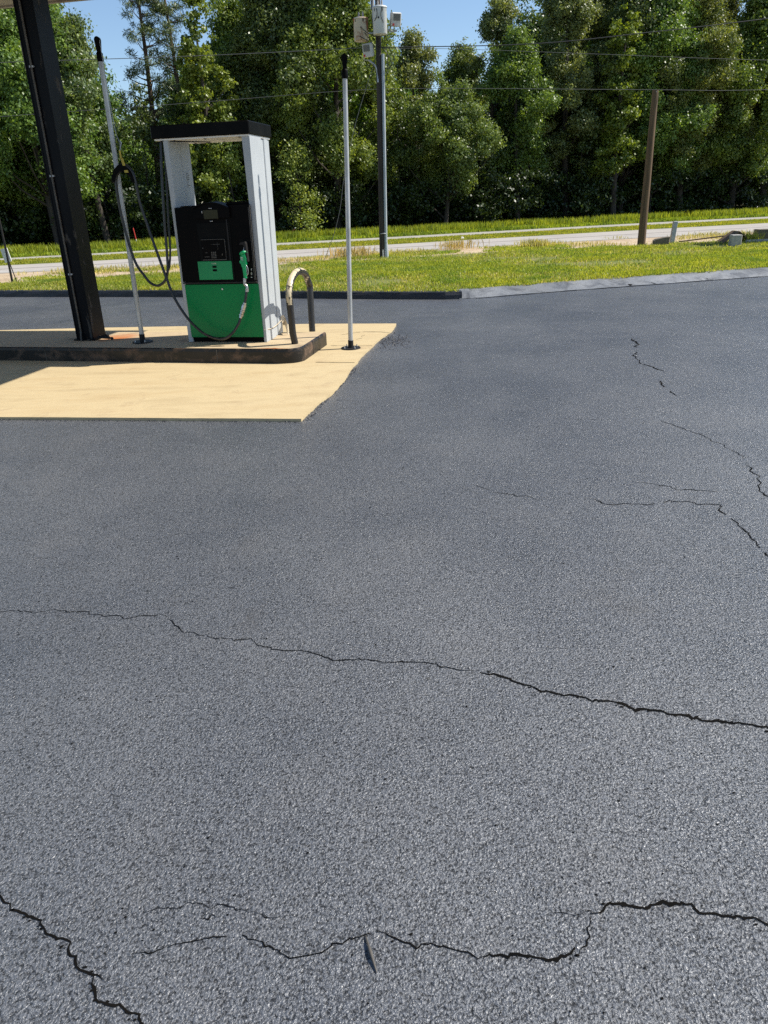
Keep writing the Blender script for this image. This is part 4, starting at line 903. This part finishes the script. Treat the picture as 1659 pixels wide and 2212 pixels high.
def tree(kind, x, y, H, zb, R, label, seed, name, cat='tree', group=None, dens=1.0):
    rng = np.random.default_rng(seed); root = empty(name, (x, y, .1)); tag(root, label, cat, group)
    bx, by = rng.normal(0, .25, 2); sx = rng.normal(0, .03, 2)
    tx = lambda z: np.array([bx * np.sin(z / H * 2.5) + sx[0] * z, by * np.sin(z / H * 2.2) + sx[1] * z, z])
    cl = []
    lob = rng.uniform(0, 6.28, 6)
    def lobe(a, t): return 1 + .28 * math.sin(2 * a + lob[0] + 4 * t) + .24 * math.sin(3 * a + lob[1] - 7 * t) + .22 * math.sin(17 * t + lob[2]) * math.sin(2 * a + lob[3])
    area = (H - zb) * 2 * R
    if kind in ('broad', 'broadblue', 'oak', 'dark', 'airy'):
        R = R * (1.28 if kind != 'airy' else 1.15); nb = int((H - zb) * R * (.95 if kind != 'airy' else .95)) + 4; bo = [(0, 0, H - R * .30, R * .28), (R * .25, 0, H - R * .62, R * .36), (-R * .3, R * .1, H - R * .85, R * .38), (.1, -R * .2, H - R * 1.1, R * .44)]
        for q in range(nb):
            t = (q + rng.uniform(0, 1)) / nb; a = q * 2.4 + rng.normal(0, .5)
            pr = (.55 + .5 * math.sin(math.pi * min(1, t + .12))) * (1 if t < .6 else max(.15, 1 - (t - .6) / .4 * .8))
            rb = R * rng.uniform(.26, .46) * (1 if kind != 'airy' else .8); rr = max(0, R * pr * rng.uniform(.5, 1.15) - rb * .3)
            bo.append((rr * math.cos(a), rr * math.sin(a), zb + .4 + t * (H - zb - .6), rb))
        for bx_, by_, bz_, rb in bo:
            nk = int(34 * (rb / .7) ** 2 * (1.0 if kind != 'airy' else .8)) + 5
            an = rng.uniform(.6, 1.4, 3) * np.array([1, 1, 1.15])
            for k in range(nk):
                d = rng.normal(size=3); d /= np.linalg.norm(d); d = d * an; d[2] += .1; q = rng.uniform(.2, 1.1) ** .7 * (rng.uniform(1.1, 1.5) if rng.random() < .18 else 1)
                cl.append((bx_ + d[0] * rb * q, by_ + d[1] * rb * q, bz_ + d[2] * rb * q * .85, .30 * min(2.0, rng.lognormal(-.08, .45)) * (1.1 if kind in ('broad', 'dark', 'broadblue') else .9)))
    elif kind in ('under', 'oliv'):
        nc = int(area * (5.2 if kind in ('oak', 'oliv') else 4.4)) + 10; rc0 = .40 if kind in ('oak', 'oliv', 'under') else .50
        for k in range(nc):
            t = rng.uniform(0, 1); a = rng.uniform(0, 6.28)
            pr = (.62 + .45 * math.sin(math.pi * min(1, t * 1.05))) if kind in ('broad', 'broadblue', 'dark') else (.75 + .3 * math.sin(math.pi * t))
            pr *= max(0.0, 1 - max(0, t - .5) / .5 * .88) ** .9 if t > .5 else 1
            rr = R * pr * lobe(a, t) * math.sqrt(rng.uniform(.12, 1))
            cl.append((rr * math.cos(a), rr * math.sin(a), zb + t * (H - zb), rc0 * min(1.9, rng.lognormal(-.22, .42))))
    elif kind == 'gum':
        nsp = 5; sp = [(rng.uniform(0, .55) * R, rng.uniform(0, 6.28), rng.uniform(.7, 1.0)) for _ in range(nsp)]; sp[0] = (0, 0, 1.0)
        for k in range(int(area * 8)):
            s_ = sp[rng.integers(nsp)]; t = rng.uniform(0, 1); a = rng.uniform(0, 6.28)
            rr = R * .78 * (1 - t) ** .5 * math.sqrt(rng.uniform(.05, 1)) * lobe(a, t) + .08
            hx = s_[0] * (.5 + .5 * t)
            cl.append((hx * math.cos(s_[1]) + rr * math.cos(a), hx * math.sin(s_[1]) + rr * math.sin(a), zb + t * (H - zb) * s_[2], .34 * rng.uniform(.6, 1.4) * (1.15 - .5 * t)))
    elif kind == 'old':
        nst = 7
        for s_ in range(nst):
            a0 = rng.uniform(0, 6.28); r0 = R * rng.uniform(.15, .95); ht = rng.uniform(.72, 1.0) if s_ else 1.0; r0 = r0 if s_ else .2
            for k in range(int(area * 1.1)):
                t = rng.uniform(0, 1) ** .8; rr = R * .42 * (1.1 - .75 * t) * rng.uniform(.1, 1); a = rng.uniform(0, 6.28)
                cl.append((r0 * (.3 + .7 * t) * math.cos(a0) + rr * math.cos(a), r0 * (.3 + .7 * t) * math.sin(a0) + rr * math.sin(a), zb + t * (H - zb) * ht, .34 * rng.uniform(.5, 1.5)))
    elif kind == 'pine':
        for k in range(int(area * 3.4)):
            t = rng.uniform(0, 1) ** .85; a = rng.uniform(0, 6.28)
            rr = R * (1.05 - .7 * t) * rng.uniform(.25, 1.0) ** .6 * (1 + .2 * math.sin(2 * a + 9 * t))
            cl.append((rr * math.cos(a), rr * math.sin(a), zb + t * (H - zb) + .12 * rr, .30 * rng.uniform(.6, 1.5)))
    cl = np.array(cl); C = cl[:, :3].copy(); C[:, 0] += np.array([tx(z)[0] for z in C[:, 2]]); C[:, 1] += np.array([tx(z)[1] for z in C[:, 2]])
    RC = cl[:, 3]
    if kind == 'pine': V = leaf_cloud(C, RC, 105 * dens, rng, .028, .24, .7, .3, True); lm = 'pine'
    elif kind in ('oak', 'oliv'): V = leaf_cloud(C, RC, 84 * dens, rng, .064, .105, .8)
    elif kind == 'airy': V = leaf_cloud(C, RC, 75 * dens, rng, .070, .115, .75)
    elif kind == 'gum': V = leaf_cloud(C, RC, 105 * dens, rng, .105, .125, .75)
    else: V = leaf_cloud(C, RC, 76 * dens, rng, .075, .125, .8)
    quads_mesh('crown', V, 4, LEAF[kind], root)
    bk = M['barkpine'] if kind == 'pine' else M['bark']
    tr = MB(); hs_ = np.linspace(-.1, H * (.97 if kind == 'pine' else .86), 10); r0 = .035 + H * .0135
    if kind in ('under', 'oliv'): r0 = .05
    tr.tube([tuple(tx(z)) for z in hs_], [r0 * (1 - .86 * (max(z, 0) / H)) for z in hs_], 8)
    order = rng.permutation(len(C))[:int(min(len(C), 26 if kind != 'pine' else 60))]
    for k in order:
        c = C[k]; rr = math.hypot(c[0] - tx(c[2])[0], c[1] - tx(c[2])[1])
        z0 = max(.4, c[2] - rr * (.35 if kind == 'pine' else .9)); s0 = tx(z0); m_ = (s0 + c) / 2 + np.array([0, 0, -.12 * rr if kind != 'pine' else -.05])
        q = r0 * (1 - .86 * z0 / H) * .42
        tr.tube([tuple(s0), tuple(m_), tuple(c)], [q, q * .6, q * .25], 5, cap=False)
    tr.build('trunk', bk, root)
    return root
def _under(T):
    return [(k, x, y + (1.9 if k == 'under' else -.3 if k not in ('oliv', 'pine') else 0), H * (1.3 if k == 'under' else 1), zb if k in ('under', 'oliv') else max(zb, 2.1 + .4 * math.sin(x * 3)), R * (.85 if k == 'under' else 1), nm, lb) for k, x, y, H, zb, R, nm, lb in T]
TREES = [
 ('broad', -13.79, 33.78, 10.4, 1.0, 1.92, 'broadleaf_tree', 'leafy tree behind the black canopy post at the left picture edge'),
 ('broadblue', -12.0, 34.8, 8.3, 1.4, 1.05, 'broadleaf_tree', 'blue green tree just right of the canopy post'),
 ('pine', -10.6, 38.58, 12.3, 4.6, 1.75, 'pine_tree', 'tall thin pine with bare trunk showing against the sky above the left hose pole'),
 ('gum', -7.51, 36.47, 9.5, .6, 1.67, 'sweetgum_tree', 'bright yellow green tree directly above the pump cap'),
 ('pine', -9.0, 39.02, 11.8, 4.4, 1.5, 'pine_tree', 'dark bushy pine rising behind the yellow green tree above the pump'),
 ('under', -10.59, 34.64, 4.9, .3, 1.31, 'understory_tree', 'low shaded tree at the foot of the tall thin pine'),
 ('broad', -14.1, 36.79, 8.2, .5, 1.7, 'broadleaf_tree', 'green tree half hidden behind the canopy post and the leftmost tree'),
 ('under', -8.84, 35.11, 4.7, .3, 1.14, 'understory_tree', 'low dark tree seen between the left hose pole and the pump'),
 ('oak', -5.91, 38.91, 9.7, 1.4, 1.37, 'oak_tree', 'olive green tree right of the yellow green one, behind the pump cap'),
 ('dark', -3.97, 38.43, 10.6, .8, 1.8, 'broadleaf_tree', 'tall dark green tree left of the right hose pole'),
 ('broad', -1.75, 38.08, 11.6, 1.1, 1.85, 'broadleaf_tree', 'largest green tree, left of the utility pole and above the right hose pole'),
 ('oliv', -3.22, 35.2, 3.75, .4, 1.0, 'small_tree', 'small light olive tree just right of the pump, in front of the dark trees'),
 ('oliv', -5.95, 35.0, 4.4, .3, .95, 'small_tree', 'small light tree seen through the open frame of the pump'),
 ('oak', .1, 40.61, 7.6, .8, 1.0, 'oak_tree', 'olive tree directly behind the utility pole'),
 ('airy', 2.65, 41.21, 8.6, 2.1, 1.35, 'broadleaf_tree', 'airy tree with pointed tops right of the utility pole'),
 ('oak', 3.61, 38.48, 6.0, .3, 1.6, 'oak_tree', 'round olive tree low in front, right of the utility pole'),
 ('airy', 6.5, 43.29, 10.6, 1.6, 1.25, 'broadleaf_tree', 'tall airy grey green tree standing alone against the sky'),
 ('broad', 7.6, 40.47, 8.6, .3, 1.3, 'broadleaf_tree', 'mid green tree right below the tall airy one'),
 ('under', 5.7, 38.0, 3.5, .3, 1.46, 'understory_tree', 'low pale bushy tree beside the round olive tree'),
 ('airy', 10.6, 42.3, 11.8, 1.0, 1.85, 'broadleaf_tree', 'big open crowned tree with dark limbs left of the wooden pole'),
 ('gum', 12.77, 41.0, 9.7, .3, 1.65, 'sweetgum_tree', 'bright yellow green tree behind the top of the wooden pole'),
 ('pine', 15.6, 45.84, 12.7, 2.7, 2.1, 'pine_tree', 'dark pine right of the wooden pole'),
 ('oak', 17.2, 43.22, 10.2, .3, 2.0, 'oak_tree', 'broad olive tree on the right, second from the picture edge'),
 ('broad', 20.41, 44.01, 10.6, .3, 1.9, 'broadleaf_tree', 'tall green tree at the right picture edge'),
 ('under', 8.58, 39.82, 5.0, .3, 1.51, 'understory_tree', 'low dark tree below the big open crowned tree, left of the wooden pole'),
 ('under', 11.72, 40.26, 4.2, .3, 1.6, 'understory_tree', 'low dark tree right behind the wooden pole'),
 ('under', 15.0, 41.53, 4.6, .3, 1.7, 'understory_tree', 'low dark tree behind the short metal post'),
 ('under', 18.73, 42.36, 4.4, .3, 1.7, 'understory_tree', 'low dark tree behind the folded brown panel at the right'),
 ('under', 1.39, 37.48, 4.2, .3, 1.25, 'understory_tree', 'low dark tree at the foot of the utility pole background'),
 ('under', -1.21, 36.67, 3.9, .3, 1.2, 'understory_tree', 'low dark tree between the small olive tree and the utility pole'),
 ('oak', 5.2, 43.97, 8.4, 2.0, 1.3, 'oak_tree', 'olive tree behind the round olive tree, below the open sky'),
 ('pine', -4.92, 41.17, 11.2, 2.4, 1.4, 'pine_tree', 'pine showing behind the tall dark green tree above the pump'),
 ('under', -13.3, 33.4, 4.9, .5, 1.15, 'understory_tree', 'bright bushy understory tree left of the canopy post base'),
 ('under', -11.9, 33.6, 4.2, .3, 1.1, 'understory_tree', 'bushy understory tree just right of the lower canopy post'),
 ('broad', -6.6, 40.2, 9.7, 1.0, 1.7, 'broadleaf_tree', 'tall green tree right of the yellow green tree, reaching the top of the picture'),
 ('broadblue', -14.9, 38.5, 11.5, 3.0, 1.9, 'broadleaf_tree', 'blue green tree top filling the sky behind the canopy post'),
 ('airy', 12.0, 44.5, 11.8, 1.5, 2.0, 'broadleaf_tree', 'grey green open tree behind the yellow green tree on the right'),
 ('broad', 15.4, 43.2, 10.9, 1.0, 1.9, 'broadleaf_tree', 'mid green tree just right of the wooden pole top'),
 ('oak', 19.0, 45.5, 11.2, 1.0, 2.0, 'oak_tree', 'olive tree filling the gap near the right edge'),
 ('dark', 13.9, 43.5, 10.8, 1.0, 1.5, 'broadleaf_tree', 'dark green tree between the yellow green tree and the right pine'),
 ('broad', 22.8, 45.0, 11.5, .3, 2.0, 'broadleaf_tree', 'green tree partly beyond the right picture edge'),
 ('broad', -17.0, 34.5, 11.0, .5, 2.2, 'broadleaf_tree', 'green tree mostly beyond the left picture edge'),
]
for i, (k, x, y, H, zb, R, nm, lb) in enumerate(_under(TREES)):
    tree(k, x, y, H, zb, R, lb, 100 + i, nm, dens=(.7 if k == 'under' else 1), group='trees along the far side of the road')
# second rank of trees: two kinds copied
def copy_tree(o, loc, rz, s):
    c = o.copy(); sc.collection.objects.link(c); c.location = loc; c.rotation_euler = (0, 0, rz); c.scale = (s, s, s)
    for ch in [q for q in bpy.data.objects if q.parent == o]:
        d = ch.copy(); sc.collection.objects.link(d); d.parent = c
    return c
BG = 'trees of the second rank, deeper in the wood'
lb = 'dark green tree deeper in the wood beyond the left picture edge'
bA = tree('dark', -19, 46, 8.6, .5, 2.3, lb, 301, 'forest_tree', group=BG, dens=.8)
bB = tree('broad', -9.4, 47, 7.8, .5, 2.3, 'half hidden forest tree deeper in the wood, behind the yellow green tree', 302, 'forest_tree', group=BG, dens=.8)
WHERE = ['behind the leftmost leafy tree', 'behind the thin tall pine', 'behind the dark pine above the pump', 'behind the pump cap', 'low behind the largest tree', 'below the open sky', 'behind the round olive tree', 'below the tall airy tree', 'behind the big open crowned tree', 'behind the bright tree by the wooden pole', 'behind the right hand dark pine', 'near the right picture edge', 'beyond the right picture edge', 'beyond the left picture edge']
for i, (x, d, s) in enumerate([(-14.5, 9, .95), (-5.6, 10, 1.05), (-1.2, 9, 1.15), (2.6, 11, .82), (6.2, 12, .85), (10.4, 9, 1.05), (14, 10, 1.1), (18.2, 10, 1.1), (22.5, 9, 1.1), (-21, 8, 1.2), (26.5, 9, 1.2), (12.2, 14, 1.15), (-3.2, 14, 1.1), (-17.6, 13, 1.1)]):
    c = copy_tree(bA if i % 2 else bB, (x, forest_y(x) + d, .1), i * 1.3, s * (1.12 if x > 9 else 1.0))
    c['label'] = 'half hidden forest tree deeper in the wood, ' + WHERE[i]
def mass(name, n, dx0, dx1, zmax, cs, mat, label, cat, seed, lw, ll, per, x0=-24, x1=29):
    rng = np.random.default_rng(seed); x = rng.uniform(x0, x1, n); d = rng.uniform(dx0, dx1, n)
    top = zmax * (.78 + .22 * fbm(x, d, .45, seed)); z = top * rng.uniform(0, 1, n) ** .9
    C = np.stack([x, forest_y(x) + d, z + .1], 1); V = leaf_cloud(C, cs * rng.uniform(.6, 1.3, n), per, rng, lw, ll, .7)
    V[:, :, 2] = np.maximum(V[:, :, 2], .08)
    o = quads_mesh(name, V, 4, mat); tag(o, label, cat, kind='stuff')
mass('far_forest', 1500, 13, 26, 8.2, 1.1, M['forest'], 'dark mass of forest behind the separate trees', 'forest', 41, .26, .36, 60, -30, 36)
LEAFU = leaf_mat('leaves_painted_deep_shade', (0.018, 0.034, 0.008), (0.05, 0.08, 0.016), 0.25)  # undergrowth leaves coloured darker to paint in the shade of the wood edge
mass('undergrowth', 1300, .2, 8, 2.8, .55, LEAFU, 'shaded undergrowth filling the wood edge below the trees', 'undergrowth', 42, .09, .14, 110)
